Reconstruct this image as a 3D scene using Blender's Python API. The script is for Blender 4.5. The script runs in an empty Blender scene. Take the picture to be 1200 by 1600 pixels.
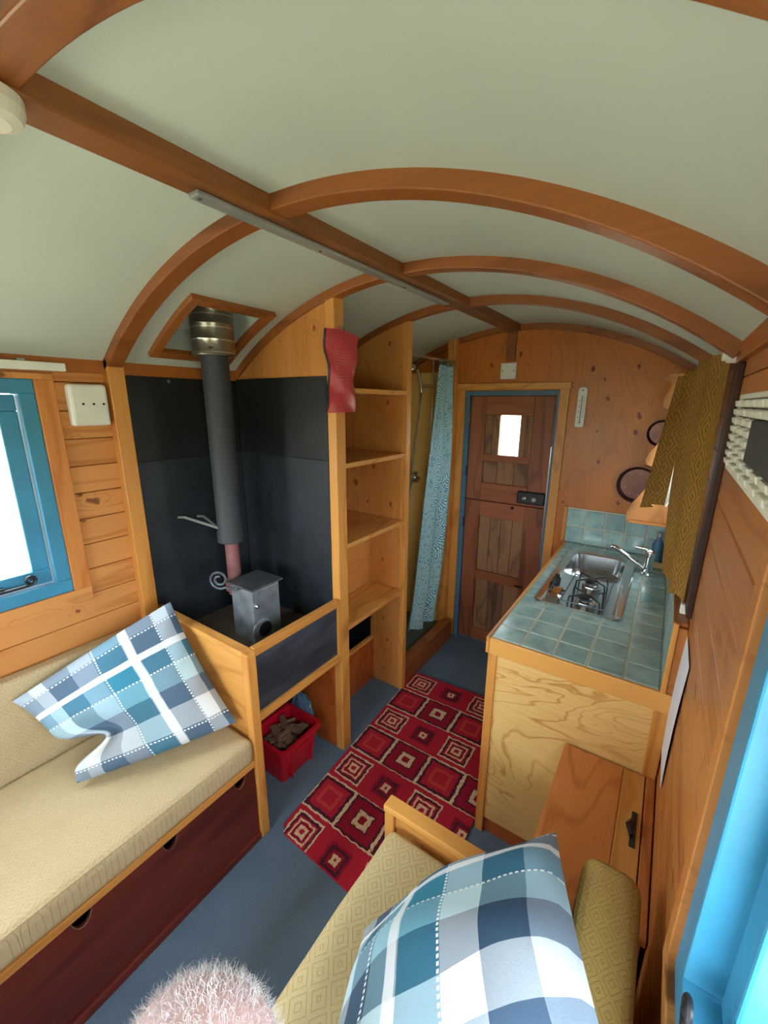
import bpy, bmesh, math, random
from mathutils import Vector, Matrix
random.seed(7)
SC = bpy.context.scene
COL = SC.collection
PI = math.pi
# ------------------------------------------------------------------ camera
H = 1.70
cam_d = bpy.data.cameras.new('camera'); cam = bpy.data.objects.new('camera', cam_d); COL.objects.link(cam)
yaw, pitch, roll = math.radians(34.185), math.radians(14.711), math.radians(0.346)
cy, sy, cp, sp = math.cos(yaw), math.sin(yaw), math.cos(pitch), math.sin(pitch)
fwd = Vector((-sy * cp, cy * cp, -sp)); right = Vector((cy, sy, 0)); up = right.cross(fwd)
rt = right * math.cos(roll) + up * math.sin(roll); upp = -right * math.sin(roll) + up * math.cos(roll)
cam.matrix_world = Matrix(((rt.x, upp.x, -fwd.x, 0), (rt.y, upp.y, -fwd.y, 0), (rt.z, upp.z, -fwd.z, H), (0, 0, 0, 1)))
cam_d.sensor_fit = 'VERTICAL'; cam_d.sensor_height = 36.0; cam_d.lens = 649.36 / 1600 * 36.0
cam_d.clip_start = 0.01; cam_d.clip_end = 200
SC.camera = cam
# ------------------------------------------------------------------ world: bright overcast sky
W = bpy.data.worlds.new('overcast_sky'); SC.world = W; W.use_nodes = True
wn = W.node_tree.nodes; wl = W.node_tree.links
bg = wn['Background']; bg.inputs['Strength'].default_value = 9.0
bg.inputs['Color'].default_value = (0.86, 0.94, 1.0, 1)
# ------------------------------------------------------------------ exposure
vs = SC.view_settings
vs.view_transform = 'Standard'; vs.look = 'None'; vs.gamma = 1.0; vs.use_curve_mapping = False
vs.exposure = 1.25
SC.cycles.diffuse_bounces = 8; SC.cycles.max_bounces = 16; SC.cycles.glossy_bounces = 4
SC.cycles.sample_clamp_indirect = 8.0

def portal(name, loc, rot, sx, sy_):
    l = bpy.data.lights.new(name, 'AREA'); l.shape = 'RECTANGLE'; l.size = sx; l.size_y = sy_
    l.cycles.is_portal = True
    o = bpy.data.objects.new(name, l); COL.objects.link(o); o.location = loc; o.rotation_euler = rot
    return o

# ------------------------------------------------------------------ room measures
XL, XR, YF, YB = -1.76, 0.12, 2.643, -1.30
XC, RR, ZTOP = -0.82, 1.54, 2.15
ZC = ZTOP - RR
def arch(x, d=0.0): return ZC + math.sqrt(max((RR - d) ** 2 - (x - XC) ** 2, 0.0001))
EAVE = arch(XL)

# ------------------------------------------------------------------ helpers
def srgb(h):
    h = h.lstrip('#'); v = [int(h[i:i + 2], 16) / 255 for i in (0, 2, 4)]
    return tuple([(c / 12.92 if c <= 0.04045 else ((c + 0.055) / 1.055) ** 2.4) for c in v] + [1.0])

class NT:
    def __init__(s, name):
        s.m = bpy.data.materials.new(name); s.m.use_nodes = True
        s.t = s.m.node_tree; s.n = s.t.nodes; s.b = s.n['Principled BSDF']; s.l = s.t.links
    def new(s, typ, **kw):
        n = s.n.new(typ)
        for k, v in kw.items(): setattr(n, k, v)
        return n
    def put(s, sock, v):
        if isinstance(v, bpy.types.NodeSocket): s.l.new(v, sock)
        elif isinstance(v, tuple) and sock.type == 'VECTOR': sock.default_value = v[:3]
        else: sock.default_value = v
    def math(s, op, a, b=None, c=None):
        n = s.new('ShaderNodeMath', operation=op); s.put(n.inputs[0], a)
        if b is not None: s.put(n.inputs[1], b)
        if c is not None: s.put(n.inputs[2], c)
        return n.outputs[0]
    def vmath(s, op, a, b=None):
        n = s.new('ShaderNodeVectorMath', operation=op); s.put(n.inputs[0], a)
        if b is not None: s.put(n.inputs[1], b)
        return n.outputs['Value'] if op in ('LENGTH', 'DISTANCE', 'DOT_PRODUCT') else n.outputs[0]
    def pos(s): return s.new('ShaderNodeNewGeometry').outputs['Position']
    def rnd(s): return s.new('ShaderNodeObjectInfo').outputs['Random']
    def uv(s): return s.new('ShaderNodeTexCoord').outputs['UV']
    def sep(s, v):
        n = s.new('ShaderNodeSeparateXYZ'); s.put(n.inputs[0], v); return n.outputs
    def comb(s, x=0.0, y=0.0, z=0.0):
        n = s.new('ShaderNodeCombineXYZ')
        for i, v in enumerate((x, y, z)): s.put(n.inputs[i], v)
        return n.outputs[0]
    def noise(s, vec, scale=5.0, detail=3.0, rough=0.5, dist=0.0):
        n = s.new('ShaderNodeTexNoise'); s.put(n.inputs['Vector'], vec)
        n.inputs['Scale'].default_value = scale; n.inputs['Detail'].default_value = detail
        n.inputs['Roughness'].default_value = rough; n.inputs['Distortion'].default_value = dist
        return n.outputs['Fac']
    def vor(s, vec, scale=5.0, out='Distance', rand=1.0):
        n = s.new('ShaderNodeTexVoronoi'); s.put(n.inputs['Vector'], vec); n.inputs['Scale'].default_value = scale
        n.inputs['Randomness'].default_value = rand
        return n.outputs[out] if out != 'ALL' else n.outputs
    def vor2(s, vec, drop, sa, ai, sc_):
        """knots on a flat panel: 2D cells in the two axes other than drop; sa along the grain axis ai, sc_ across"""
        q = s.sep(vec); ax = [i for i in range(3) if i != drop]
        c = [s.math('MULTIPLY', q[i], sa if i == ai else sc_) for i in ax]
        n = s.new('ShaderNodeTexVoronoi', voronoi_dimensions='2D'); 
        wb = s.math('MULTIPLY', s.math('SUBTRACT', s.noise(vec, 22, 2), 0.5), 0.22)
        s.put(n.inputs['Vector'], s.comb(s.math('ADD', c[0], wb), s.math('SUBTRACT', c[1], wb), 0.0)); n.inputs['Scale'].default_value = 1.0
        r = s.sep(n.outputs['Color'])[0]                                  # every knot its own size, some none
        return s.math('DIVIDE', n.outputs['Distance'], s.math('ADD', 0.18, s.math('MULTIPLY', r, 0.92)))
    def ramp(s, fac, stops, interp='LINEAR'):
        n = s.new('ShaderNodeValToRGB'); s.put(n.inputs[0], fac); r = n.color_ramp; r.interpolation = interp
        while len(r.elements) < len(stops): r.elements.new(0.5)
        for e, (p, c) in zip(r.elements, stops): e.position = p; e.color = c if isinstance(c, tuple) else (c, c, c, 1)
        return n.outputs[0]
    def step(s, fac, a, b):
        n = s.new('ShaderNodeMapRange', interpolation_type='SMOOTHSTEP'); s.put(n.inputs[0], fac)
        n.inputs[1].default_value = a; n.inputs[2].default_value = b; return n.outputs[0]
    def mix(s, f, a, b, mode='MIX'):
        n = s.new('ShaderNodeMix', data_type='RGBA', blend_type=mode)
        s.put(n.inputs[0], f); s.put(n.inputs[6], a); s.put(n.inputs[7], b); return n.outputs[2]
    def bump(s, h, strength=0.3, dist=0.002):
        n = s.new('ShaderNodeBump'); n.inputs['Strength'].default_value = strength; n.inputs['Distance'].default_value = dist
        s.put(n.inputs['Height'], h); s.l.new(n.outputs[0], s.b.inputs['Normal'])
    def done(s, col=None, rough=0.5, metal=0.0, spec=None, coat=None):
        if col is not None: s.put(s.b.inputs['Base Color'], col)
        s.put(s.b.inputs['Roughness'], rough); s.b.inputs['Metallic'].default_value = metal
        if spec is not None: s.b.inputs['Specular IOR Level'].default_value = spec
        if coat is not None: s.b.inputs['Coat Weight'].default_value = coat; s.b.inputs['Coat Roughness'].default_value = 0.25
        return s.m

def plain(name, col, rough=0.5, metal=0.0, var=0.12, nscale=14, spec=None, bump=0.0):
    t = NT(name); c = srgb(col); p = t.pos()
    n = t.noise(p, nscale, 4)
    f = t.step(n, 0.25, 0.75)
    dark = tuple([x * (1 - var) for x in c[:3]] + [1]); lite = tuple([min(1, x * (1 + var)) for x in c[:3]] + [1])
    if bump: t.bump(t.noise(p, nscale * 8, 3), bump)
    return t.done(t.mix(f, dark, lite), rough, metal, spec)

def wood(name, light, dark, axis='Z', knots=1.0, rough=0.38, rings=7.0, contrast=0.55, var=0.25, knotcol='#5a2a10', kscale=1.0, per_obj=True, flat=None):
    """pine-like wood: long wavering grain lines that flow round the knots"""
    t = NT(name); p = t.pos()
    if per_obj:
        r = t.rnd(); off = t.comb(t.math('MULTIPLY', r, 13.7), t.math('MULTIPLY', r, 7.3), t.math('MULTIPLY', r, 9.1))
        p = t.vmath('ADD', p, off)
    else: r = None
    ai = 'XYZ'.index(axis)
    def sc(al, cr):
        v = [cr, cr, cr]; v[ai] = al; return t.vmath('MULTIPLY', p, tuple(v))
    kd = t.vor2(p, 'XYZ'.index(flat), 2.2 * kscale, ai, 4.6 * kscale) if flat else t.vor(sc(2.2 * kscale, 4.6 * kscale), 1.0)
    near = t.step(kd, 0.42, 0.0)
    wav = t.noise(sc(0.75, 5.0), 1.0, 2.5, 0.45, 0.3)
    ph = t.math('ADD', t.math('MULTIPLY', wav, rings), t.math('MULTIPLY', near, 2.2 * knots))
    line = t.math('PINGPONG', ph, 0.5)
    line = t.step(line, 0.30, 0.5)
    fine = t.noise(sc(3.0, 170.0), 1.0, 2, 0.6)
    broad = t.noise(sc(0.8, 3.0), 1.0, 2)
    f = t.math('ADD', t.math('MULTIPLY', line, contrast), t.math('MULTIPLY', t.math('SUBTRACT', fine, 0.45), 0.7))
    f = t.math('ADD', f, t.math('MULTIPLY', t.math('SUBTRACT', broad, 0.45), 1.1))
    if r is not None: f = t.math('ADD', f, t.math('MULTIPLY', t.math('SUBTRACT', r, 0.5), var * 2))
    n = t.new('ShaderNodeClamp'); t.put(n.inputs[0], f)
    col = t.mix(n.outputs[0], srgb(light), srgb(dark))
    if knots > 0:
        km = t.math('MULTIPLY', t.step(kd, 0.115, 0.05), min(1.0, knots) * 0.85)
        col = t.mix(km, col, srgb(knotcol))
    t.bump(t.math('ADD', fine, t.math('MULTIPLY', line, 0.6)), 0.12, 0.001)
    return t.done(col, rough, 0, 0.4)

def plywood(name, light, dark, axis='Z', rings=16.0, knots=0.6, contrast=0.6, sc_along=1.1, sc_cross=3.4, knotcol='#7a3c16', thin=False, flat='Y'):
    """rotary-cut plywood: contour figure and scattered pin knots"""
    t = NT(name); p = t.pos(); ai = 'XYZ'.index(axis)
    def sc(al, cr):
        v = [cr, cr, cr]; v[ai] = al; return t.vmath('MULTIPLY', p, tuple(v))
    kd = t.vor2(p, 'XYZ'.index(flat), 5.0, ai, 7.5)
    near = t.step(kd, 0.36, 0.0)
    wav = t.noise(sc(sc_along, sc_cross), 1.0, 3.0, 0.5, 0.8)
    ph = t.math('ADD', t.math('MULTIPLY', wav, rings), t.math('MULTIPLY', near, 1.6 * knots))
    line = t.step(t.math('PINGPONG', ph, 0.5), 0.36 if thin else 0.22, 0.5)
    if thin: line = t.math('MULTIPLY', line, t.step(t.noise(sc(2.0, 2.0), 1.0, 2), 0.40, 0.58))
    fine = t.noise(sc(4.0, 140.0), 1.0, 2, 0.6)
    broad = t.noise(sc(1.2, 2.5), 1.0, 2)
    f = t.math('ADD', t.math('MULTIPLY', line, contrast), t.math('MULTIPLY', t.math('SUBTRACT', fine, 0.45), 0.6))
    f = t.math('ADD', f, t.math('MULTIPLY', t.math('SUBTRACT', broad, 0.45), 0.9))
    n = t.new('ShaderNodeClamp'); t.put(n.inputs[0], f)
    col = t.mix(n.outputs[0], srgb(light), srgb(dark))
    if knots > 0: col = t.mix(t.math('MULTIPLY', t.step(kd, 0.11, 0.05), knots), col, srgb(knotcol))
    t.bump(fine, 0.08, 0.001)
    return t.done(col, 0.36, 0, 0.4)

class B:
    """collects geometry for ONE mesh object, in world metres"""
    def __init__(s): s.bm = bmesh.new()
    def box(s, x0, x1, y0, y1, z0, z1):
        v = [s.bm.verts.new(c) for c in ((x0, y0, z0), (x1, y0, z0), (x1, y1, z0), (x0, y1, z0), (x0, y0, z1), (x1, y0, z1), (x1, y1, z1), (x0, y1, z1))]
        for f in ((3, 2, 1, 0), (4, 5, 6, 7), (0, 1, 5, 4), (1, 2, 6, 5), (2, 3, 7, 6), (3, 0, 4, 7)): s.bm.faces.new([v[i] for i in f])
        return s
    def prism(s, pts, axis, a, b):
        def mk(p, t):
            return {'X': (t, p[0], p[1]), 'Y': (p[0], t, p[1]), 'Z': (p[0], p[1], t)}[axis]
        A = [s.bm.verts.new(mk(p, a)) for p in pts]; C = [s.bm.verts.new(mk(p, b)) for p in pts]
        n = len(pts)
        s.bm.faces.new(A); s.bm.faces.new(C[::-1])
        for i in range(n): s.bm.faces.new([A[i], C[i], C[(i + 1) % n], A[(i + 1) % n]])
        return s
    def ring(s, c, u, v, ru, rv, n):
        return [s.bm.verts.new(c + u * (ru * math.cos(2 * PI * i / n)) + v * (rv * math.sin(2 * PI * i / n))) for i in range(n)]
    def sweep(s, pts, rad, n=10, caps=True):
        pts = [Vector(p) for p in pts]; rings = []
        if not isinstance(rad, (list, tuple)): rad = [rad] * len(pts)
        prev = None
        for i, p in enumerate(pts):
            d = (pts[min(i + 1, len(pts) - 1)] - pts[max(i - 1, 0)]).normalized()
            if prev is None:
                u = d.orthogonal().normalized()
            else:
                u = (prev - d * prev.dot(d)).normalized()
            prev = u; v = d.cross(u)
            rings.append(s.ring(p, u, v, rad[i], rad[i], n))
        for a, b in zip(rings, rings[1:]):
            for i in range(n): s.bm.faces.new([a[i], a[(i + 1) % n], b[(i + 1) % n], b[i]])
        if caps: s.bm.faces.new(rings[0][::-1]); s.bm.faces.new(rings[-1])
        return s
    def lathe(s, c, prof, n=24, axis='Z'):
        """prof: list of (radius, height) from c along axis"""
        c = Vector(c)
        ax, u, v = {'Z': (Vector((0, 0, 1)), Vector((1, 0, 0)), Vector((0, 1, 0))), 'Y': (Vector((0, 1, 0)), Vector((0, 0, 1)), Vector((1, 0, 0))),
                    'X': (Vector((1, 0, 0)), Vector((0, 1, 0)), Vector((0, 0, 1)))}[axis]
        rings = [s.ring(c + ax * h, u, v, max(r, 1e-5), max(r, 1e-5), n) for r, h in prof]
        for a, b in zip(rings, rings[1:]):
            for i in range(n): s.bm.faces.new([a[i], a[(i + 1) % n], b[(i + 1) % n], b[i]])
        s.bm.faces.new(rings[0][::-1]); s.bm.faces.new(rings[-1])
        return s
    def grid(s, fn, nu, nv, thick=0.0, uvfn=None, closed=True):
        """surface fn(u,v)->Vector, optional thickness along normal"""
        P = [[Vector(fn(i / nu, j / nv)) for j in range(nv + 1)] for i in range(nu + 1)]
        uvl = s.bm.loops.layers.uv.verify()
        def sheet(off, flip):
            V = []
            for i in range(nu + 1):
                row = []
                for j in range(nv + 1):
                    a = P[min(i + 1, nu)][j] - P[max(i - 1, 0)][j]; b = P[i][min(j + 1, nv)] - P[i][max(j - 1, 0)]
                    nrm = a.cross(b); nrm = nrm.normalized() if nrm.length > 1e-9 else Vector((0, 0, 0))
                    row.append(s.bm.verts.new(P[i][j] + nrm * off))
                V.append(row)
            for i in range(nu):
                for j in range(nv):
                    q = [(i, j), (i + 1, j), (i + 1, j + 1), (i, j + 1)]
                    if flip: q = q[::-1]
                    f = s.bm.faces.new([V[a][b] for a, b in q]); f.smooth = True
                    for lp, (a, b) in zip(f.loops, q):
                        lp[uvl].uv = uvfn(a / nu, b / nv) if uvfn else (a / nu, b / nv)
            return V
        V1 = sheet(thick / 2, False)
        if thick:
            V2 = sheet(-thick / 2, True)
            for i in range(nu):
                s.bm.faces.new([V1[i][0], V2[i][0], V2[i + 1][0], V1[i + 1][0]]); s.bm.faces.new([V1[i + 1][nv], V2[i + 1][nv], V2[i][nv], V1[i][nv]])
            for j in range(nv):
                s.bm.faces.new([V1[0][j + 1], V2[0][j + 1], V2[0][j], V1[0][j]]); s.bm.faces.new([V1[nu][j], V2[nu][j], V2[nu][j + 1], V1[nu][j + 1]])
        return s
    def build(s, name, mat, parent=None, bevel=0.0, seg=2, smooth=False, subsurf=0, kind=None):
        bmesh.ops.recalc_face_normals(s.bm, faces=s.bm.faces[:])
        me = bpy.data.meshes.new(name); s.bm.to_mesh(me); s.bm.free()
        if smooth:
            for f in me.polygons: f.use_smooth = True
        if any(f.use_smooth for f in me.polygons): me.set_sharp_from_angle(angle=math.radians(42))
        for m in (mat if isinstance(mat, (list, tuple)) else [mat]): me.materials.append(m)
        o = bpy.data.objects.new(name, me); COL.objects.link(o)
        if bevel:
            b = o.modifiers.new('bevel', 'BEVEL'); b.width = bevel; b.segments = seg; b.limit_method = 'ANGLE'; b.angle_limit = math.radians(50)
        if subsurf:
            m = o.modifiers.new('sub', 'SUBSURF'); m.levels = subsurf; m.render_levels = subsurf
        if parent is not None: adopt(o, parent)
        if kind: o['kind'] = kind
        return o

def wmat(o):
    return (wmat(o.parent) if o.parent else Matrix()) @ (o.matrix_parent_inverse if o.parent else Matrix()) @ o.matrix_basis
def adopt(o, parent):
    o.parent = parent; o.matrix_parent_inverse = wmat(parent).inverted()
def thing(name, label, cat, loc=(0, 0, 0), group=None):
    o = bpy.data.objects.new(name, None); COL.objects.link(o); o.location = loc; o.empty_display_size = 0.05
    return tag(o, label, cat, group)
def tag(o, label, cat, group=None):
    o['label'] = label; o['category'] = cat
    if group: o['group'] = group
    return o
def struct(o, label=None):
    o['kind'] = 'structure'
    if label: o['label'] = label
    return o
def box(name, mat, parent, x0, x1, y0, y1, z0, z1, bevel=0.003):
    return B().box(x0, x1, y0, y1, z0, z1).build(name, mat, parent, bevel)
def inst(src, name, loc, parent, rot=None):
    o = bpy.data.objects.new(name, src.data); COL.objects.link(o); o.location = loc
    if rot: o.rotation_euler = rot
    for m in src.modifiers:
        if m.type == 'BEVEL':
            b = o.modifiers.new('bevel', 'BEVEL'); b.width = m.width; b.segments = m.segments; b.limit_method = 'ANGLE'; b.angle_limit = m.angle_limit
    if parent is not None: adopt(o, parent)
    return o

# ------------------------------------------------------------------ materials
M = {}
M['plankY'] = wood('pine_plank', '#cf8d4e', '#ac6830', 'Y', knots=0.95, rings=6, flat='X', kscale=1.1)
M['plankR'] = wood('pine_plank_dark', '#b9763c', '#935226', 'Y', knots=0.7, rings=6, flat='X', kscale=0.8)
M['postZ'] = wood('honey_pine_upright', '#d6954a', '#b06e2e', 'Z', knots=0.35, rings=5)
M['postY'] = wood('honey_pine_long', '#d3934a', '#ac6b2e', 'Y', knots=0.3, rings=5)
M['postX'] = wood('honey_pine_cross', '#da9c50', '#b87838', 'X', knots=0.3, rings=5)
M['ribX'] = wood('varnished_rib', '#98592a', '#6e3c18', 'X', knots=0.0, rings=4, rough=0.4)
M['beamY'] = wood('varnished_beam', '#93592b', '#6f401c', 'Y', knots=0.15, rings=4, rough=0.45)
M['eaveY'] = wood('varnished_eave', '#a35e28', '#7e431b', 'Y', knots=0.2, rings=4)
M['farwall'] = plywood('knotty_plywood', '#c4752c', '#96521a', 'Z', rings=11, knots=1.0, contrast=0.26, knotcol='#70300f')
M['shelfZ'] = plywood('shelf_plywood', '#cf8d4a', '#aa682e', 'Z', rings=5, knots=0.8, contrast=0.3)
M['shelfY'] = wood('shelf_board', '#d59a52', '#b4712f', 'Y', knots=0.3)
M['redpanel'] = plywood('red_brown_panel', '#b5602a', '#8f4318', 'Z', rings=5, knots=0.3)
M['palePly'] = plywood('pale_ply_figure', '#e6bf78', '#bd8440', 'X', rings=17, knots=0.12, contrast=0.66, sc_along=1.5, sc_cross=3.2, thin=True)
M['doorZ'] = wood('door_wood_upright', '#9a5a3a', '#6e3a22', 'Z', knots=0.25, rings=6, rough=0.45)
M['doorX'] = wood('door_wood_cross', '#9c5835', '#743d23', 'X', knots=0.25, rings=6, rough=0.45)
M['doorB'] = wood('door_board_weathered', '#946a4a', '#5c4232', 'Z', knots=0.3, rings=8, rough=0.6)
M['mahog'] = wood('mahogany_stain', '#763024', '#501d17', 'Y', knots=0.0, rings=3, rough=0.42)
M['chestY'] = wood('chest_board', '#c67c44', '#9a5426', 'Y', knots=0.45, rings=9)
M['chestP'] = wood('chest_board_pale', '#d8a05c', '#bb7c3c', 'Y', knots=0.1, rings=6)
M['scallop'] = wood('scallop_board', '#bd7f45', '#9a5f2e', 'Z', knots=0.0, rings=4)
M['kindle'] = wood('kindling_wood', '#7d5e48', '#4c392c', 'Y', knots=0.0, rings=5, rough=0.8, var=0.4)
M['shadeStrip'] = wood('painted_shade_strip', '#3a1c10', '#26120a', 'Z', knots=0.0, rings=4, rough=0.5)  # dark tone is shade behind the curtain, put into the colour
M['copperL'] = plain('worn_copper', '#8d6c60', 0.4, 0.5, var=0.2)
M['lining'] = plain('curtain_lining', '#e8e8e4', 0.8, var=0.04)
M['white'] = plain('white_plastic', '#e2e2d8', 0.4, var=0.04)
M['cream'] = plain('cream_plastic', '#d9d2bf', 0.45, var=0.05)
M['ceil'] = plain('painted_ceiling', '#bbc2b8', 0.6, var=0.035, nscale=3)
M['blue'] = plain('blue_gloss_paint', '#3a86a8', 0.38, var=0.10, nscale=9)
M['dblue'] = plain('slate_blue_paint', '#4a6f86', 0.45, var=0.10)
M['black'] = plain('black_metal', '#17181b', 0.42, var=0.2)
M['darkgap'] = plain('dark_backing', '#4a2a14', 0.8, var=0.2)
M['steel'] = plain('stainless_steel', '#d6d9db', 0.20, 1.0, var=0.03)
M['chrome'] = plain('chrome', '#dfe3e6', 0.08, 1.0, var=0.01)
M['greysteel'] = plain('stove_steel', '#8b949c', 0.5, 0.55, var=0.22, nscale=22)
M['darksteel'] = plain('dark_plate_steel', '#5f666c', 0.45, 0.6, var=0.2, nscale=22)
M['flue'] = plain('flue_matt_black', '#34383b', 0.62, 0.0, var=0.12, nscale=8)
M['redpipe'] = plain('red_oxide_pipe', '#8c5a58', 0.6, 0.1, var=0.12)
M['grout'] = plain('grout', '#c2bea8', 0.85, var=0.08, nscale=60)
M['red'] = plain('red_crate_plastic', '#c0162a', 0.35, var=0.08)
M['yellowlin'] = plain('shower_lining', '#efcd80', 0.45, var=0.05, nscale=4)
M['tray'] = plain('shower_tray', '#5d767c', 0.4, var=0.1)
M['paper'] = plain('paper', '#dcdce0', 0.7, var=0.03)
M['copper'] = plain('dark_copper', '#6d4a40', 0.3, 0.7, var=0.25)
M['bagblue'] = plain('blue_plastic_bag', '#5a7894', 0.35, var=0.3, nscale=25)
M['alu'] = plain('aluminium', '#9fa29d', 0.35, 0.4, var=0.06)
M['skin'] = plain('skin', '#b7948f', 0.55, var=0.08, nscale=40)
M['hair'] = plain('grey_hair', '#c6bfbd', 0.55, var=0.15)
M['jumper'] = plain('navy_jumper', '#2b3446', 0.9, var=0.2, nscale=60)
M['trouser'] = plain('grey_trousers', '#4b4a48', 0.9, var=0.2, nscale=60)
M['shoe'] = plain('brown_shoe', '#3c2a1f', 0.5, var=0.2)
M['grass'] = plain('grass', '#b4b092', 0.95, var=0.25, nscale=3)
M['hearth'] = plain('hearth_board', '#5f5346', 0.8, var=0.3, nscale=10)
M['cork'] = plain('cork', '#c0a071', 0.7, var=0.15)
# black fire-proof panels, scuffed
def black_panel(a, b):
    t = NT('black_heat_panel'); p = t.pos()
    c = t.mix(t.step(t.noise(p, 5, 5, 0.6), 0.3, 0.75), srgb(a), srgb(b))
    sp_ = t.step(t.vor(p, 7.0), 0.06, 0.035)
    c = t.mix(t.math('MULTIPLY', sp_, t.step(t.noise(p, 3.1, 2), 0.52, 0.6)), c, srgb('#7c828a'))
    return t.done(c, t.ramp(t.noise(p, 9, 3), [(0, 0.4), (1, 0.65)]))
M['blackpanel'] = black_panel('#1a1f24', '#272e36'); M['blackpanel2'] = black_panel('#101314', '#1a1e20')
def chalk_panel():
    t = NT('black_front_panel'); p = t.pos()
    c = t.mix(t.step(t.noise(t.vmath('MULTIPLY', p, (6, 3, 12)), 1, 5, 0.65), 0.35, 0.8), srgb('#262b33'), srgb('#444b57'))
    return t.done(c, 0.55)
M['chalk'] = chalk_panel()
def carpet():
    t = NT('blue_grey_carpet'); p = t.pos()
    f = t.noise(p, 420, 2, 0.7); g = t.noise(p, 6, 4)
    c = t.mix(t.step(f, 0.3, 0.7), srgb('#50657a'), srgb('#7b8fa4'))
    c = t.mix(t.math('MULTIPLY', t.step(g, 0.35, 0.75), 0.35), c, srgb('#4a6078'))
    t.bump(f, 0.4, 0.003)
    return t.done(c, 0.95, 0, 0.1)
M['carpet'] = carpet()
def tile():
    t = NT('sea_green_tile'); p = t.pos(); r = t.rnd()
    c = t.mix(r, srgb('#8aaaa4'), srgb('#a4c0b7'))
    n = t.noise(t.vmath('ADD', p, t.comb(r, r, r)), 16, 5, 0.6)
    c = t.mix(t.step(n, 0.35, 0.75), c, srgb('#7d979a'))
    c = t.mix(t.math('MULTIPLY', t.step(t.noise(p, 42, 3), 0.55, 0.75), 0.3), c, srgb('#9ab3a5'))
    t.bump(n, 0.15, 0.002)
    return t.done(c, 0.22, 0, 0.5)
M['tile'] = tile()
def galv():
    t = NT('galvanised_spiral'); p = t.pos(); z = t.sep(p)[2]
    l = t.step(t.math('PINGPONG', t.math('MULTIPLY', z, 22.0), 0.5), 0.42, 0.5)
    c = t.mix(l, srgb('#8f8a7c'), srgb('#d6d3c6'))
    return t.done(c, 0.3, 0.9)
M['galv'] = galv()
def fabric(name, a, b, plane='xy', k=9.0, amt=0.5, weave=True):
    """woven cloth with a concentric-diamond jacquard"""
    t = NT(name)
    if plane == 'uv': q = t.sep(t.uv()); x, y = q[0], q[1]; p = t.uv()
    else:
        p = t.pos(); q = t.sep(p); x, y = q['xyz'.index(plane[0])], q['xyz'.index(plane[1])]
    u = t.math('MULTIPLY', x, k); v = t.math('MULTIPLY', y, k * 0.8)
    d = t.math('ADD', t.math('PINGPONG', u, 0.5), t.math('PINGPONG', v, 0.5))
    n = t.noise(t.pos(), 30, 3)
    lines = t.step(t.math('PINGPONG', t.math('ADD', t.math('MULTIPLY', d, 4.0), t.math('MULTIPLY', n, 0.25)), 0.5), 0.34, 0.46)
    th = t.noise(t.vmath('MULTIPLY', t.pos(), (260, 260, 260)), 1.0, 2, 0.7)
    f = t.math('ADD', t.math('MULTIPLY', lines, amt), t.math('MULTIPLY', th, 0.55))
    c = t.mix(f, srgb(a), srgb(b))
    blot = t.noise(t.pos(), 4.0, 4, 0.6)
    c = t.mix(t.math('MULTIPLY', t.step(blot, 0.4, 0.75), 0.3), c, srgb(b))
    t.bump(t.math('ADD', th, lines), 0.35, 0.0025)
    return t.done(c, 0.9, 0, 0.15)
M['cushL'] = fabric('ochre_weave_cushion', '#ceb993', '#a28c64', 'xy', 20.0, 0.22)
M['cushLb'] = fabric('ochre_weave_back', '#ceb993', '#a28c64', 'yz', 20.0, 0.22)
M['cushR'] = fabric('ochre_diamond_cushion', '#dac698', '#b29a68', 'xy', 19.0, 0.42)
M['cushRb'] = fabric('ochre_diamond_back', '#b89c5c', '#84693a', 'xy', 30.0, 0.38)
M['curt'] = fabric('ochre_curtain', '#b48840', '#64441a', 'uv', 11.5, 0.75)
def plaid(name, us, vs_, uw, vw, ust, vst, tint='#34506a', ta=0.14):
    """woven check: us, vs_ colour bands across u and v; uw, vw pale stripes on top; ust, vst running stitches"""
    t = NT(name); uv = t.uv(); wob = t.math('MULTIPLY', t.math('SUBTRACT', t.noise(t.pos(), 9, 2), 0.5), 0.02)
    q = t.sep(uv); a = t.math('ADD', q[0], wob); b = t.math('ADD', q[1], wob)
    ca = t.ramp(a, [(p, srgb(c)) for p, c in us], 'CONSTANT'); cb = t.ramp(b, [(p, srgb(c)) for p, c in vs_], 'CONSTANT')
    c = t.mix(0.5, ca, cb)
    m = t.mix(1.0, ca, cb, 'MULTIPLY'); c = t.mix(0.30, c, m)
    def band(x, lo, hi): return t.math('MULTIPLY', t.math('GREATER_THAN', x, lo), t.math('LESS_THAN', x, hi))
    for x, bands in ((a, uw), (b, vw)):
        for lo, hi in bands: c = t.mix(t.math('MULTIPLY', band(x, lo, hi), 0.72), c, srgb('#f2f6f8'))
    for x, y, st in ((a, b, ust), (b, a, vst)):
        for p in st:
            d = t.math('MULTIPLY', band(x, p, p + .010), t.math('GREATER_THAN', t.math('FRACT', t.math('MULTIPLY', y, 42.0)), 0.42))
            c = t.mix(d, c, srgb('#f4f8f8'))
    th = t.noise(t.vmath('MULTIPLY', t.pos(), (380, 380, 380)), 1.0, 2, 0.7)
    c = t.mix(t.math('MULTIPLY', th, ta), c, srgb(tint))
    t.bump(th, 0.3, 0.002)
    return t.done(c, 0.9, 0, 0.15)
PW, SL, TL, LB, PG = '#f2f6f8', '#647a90', '#4a97b0', '#a9d3de', '#b7c3d0'
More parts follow.
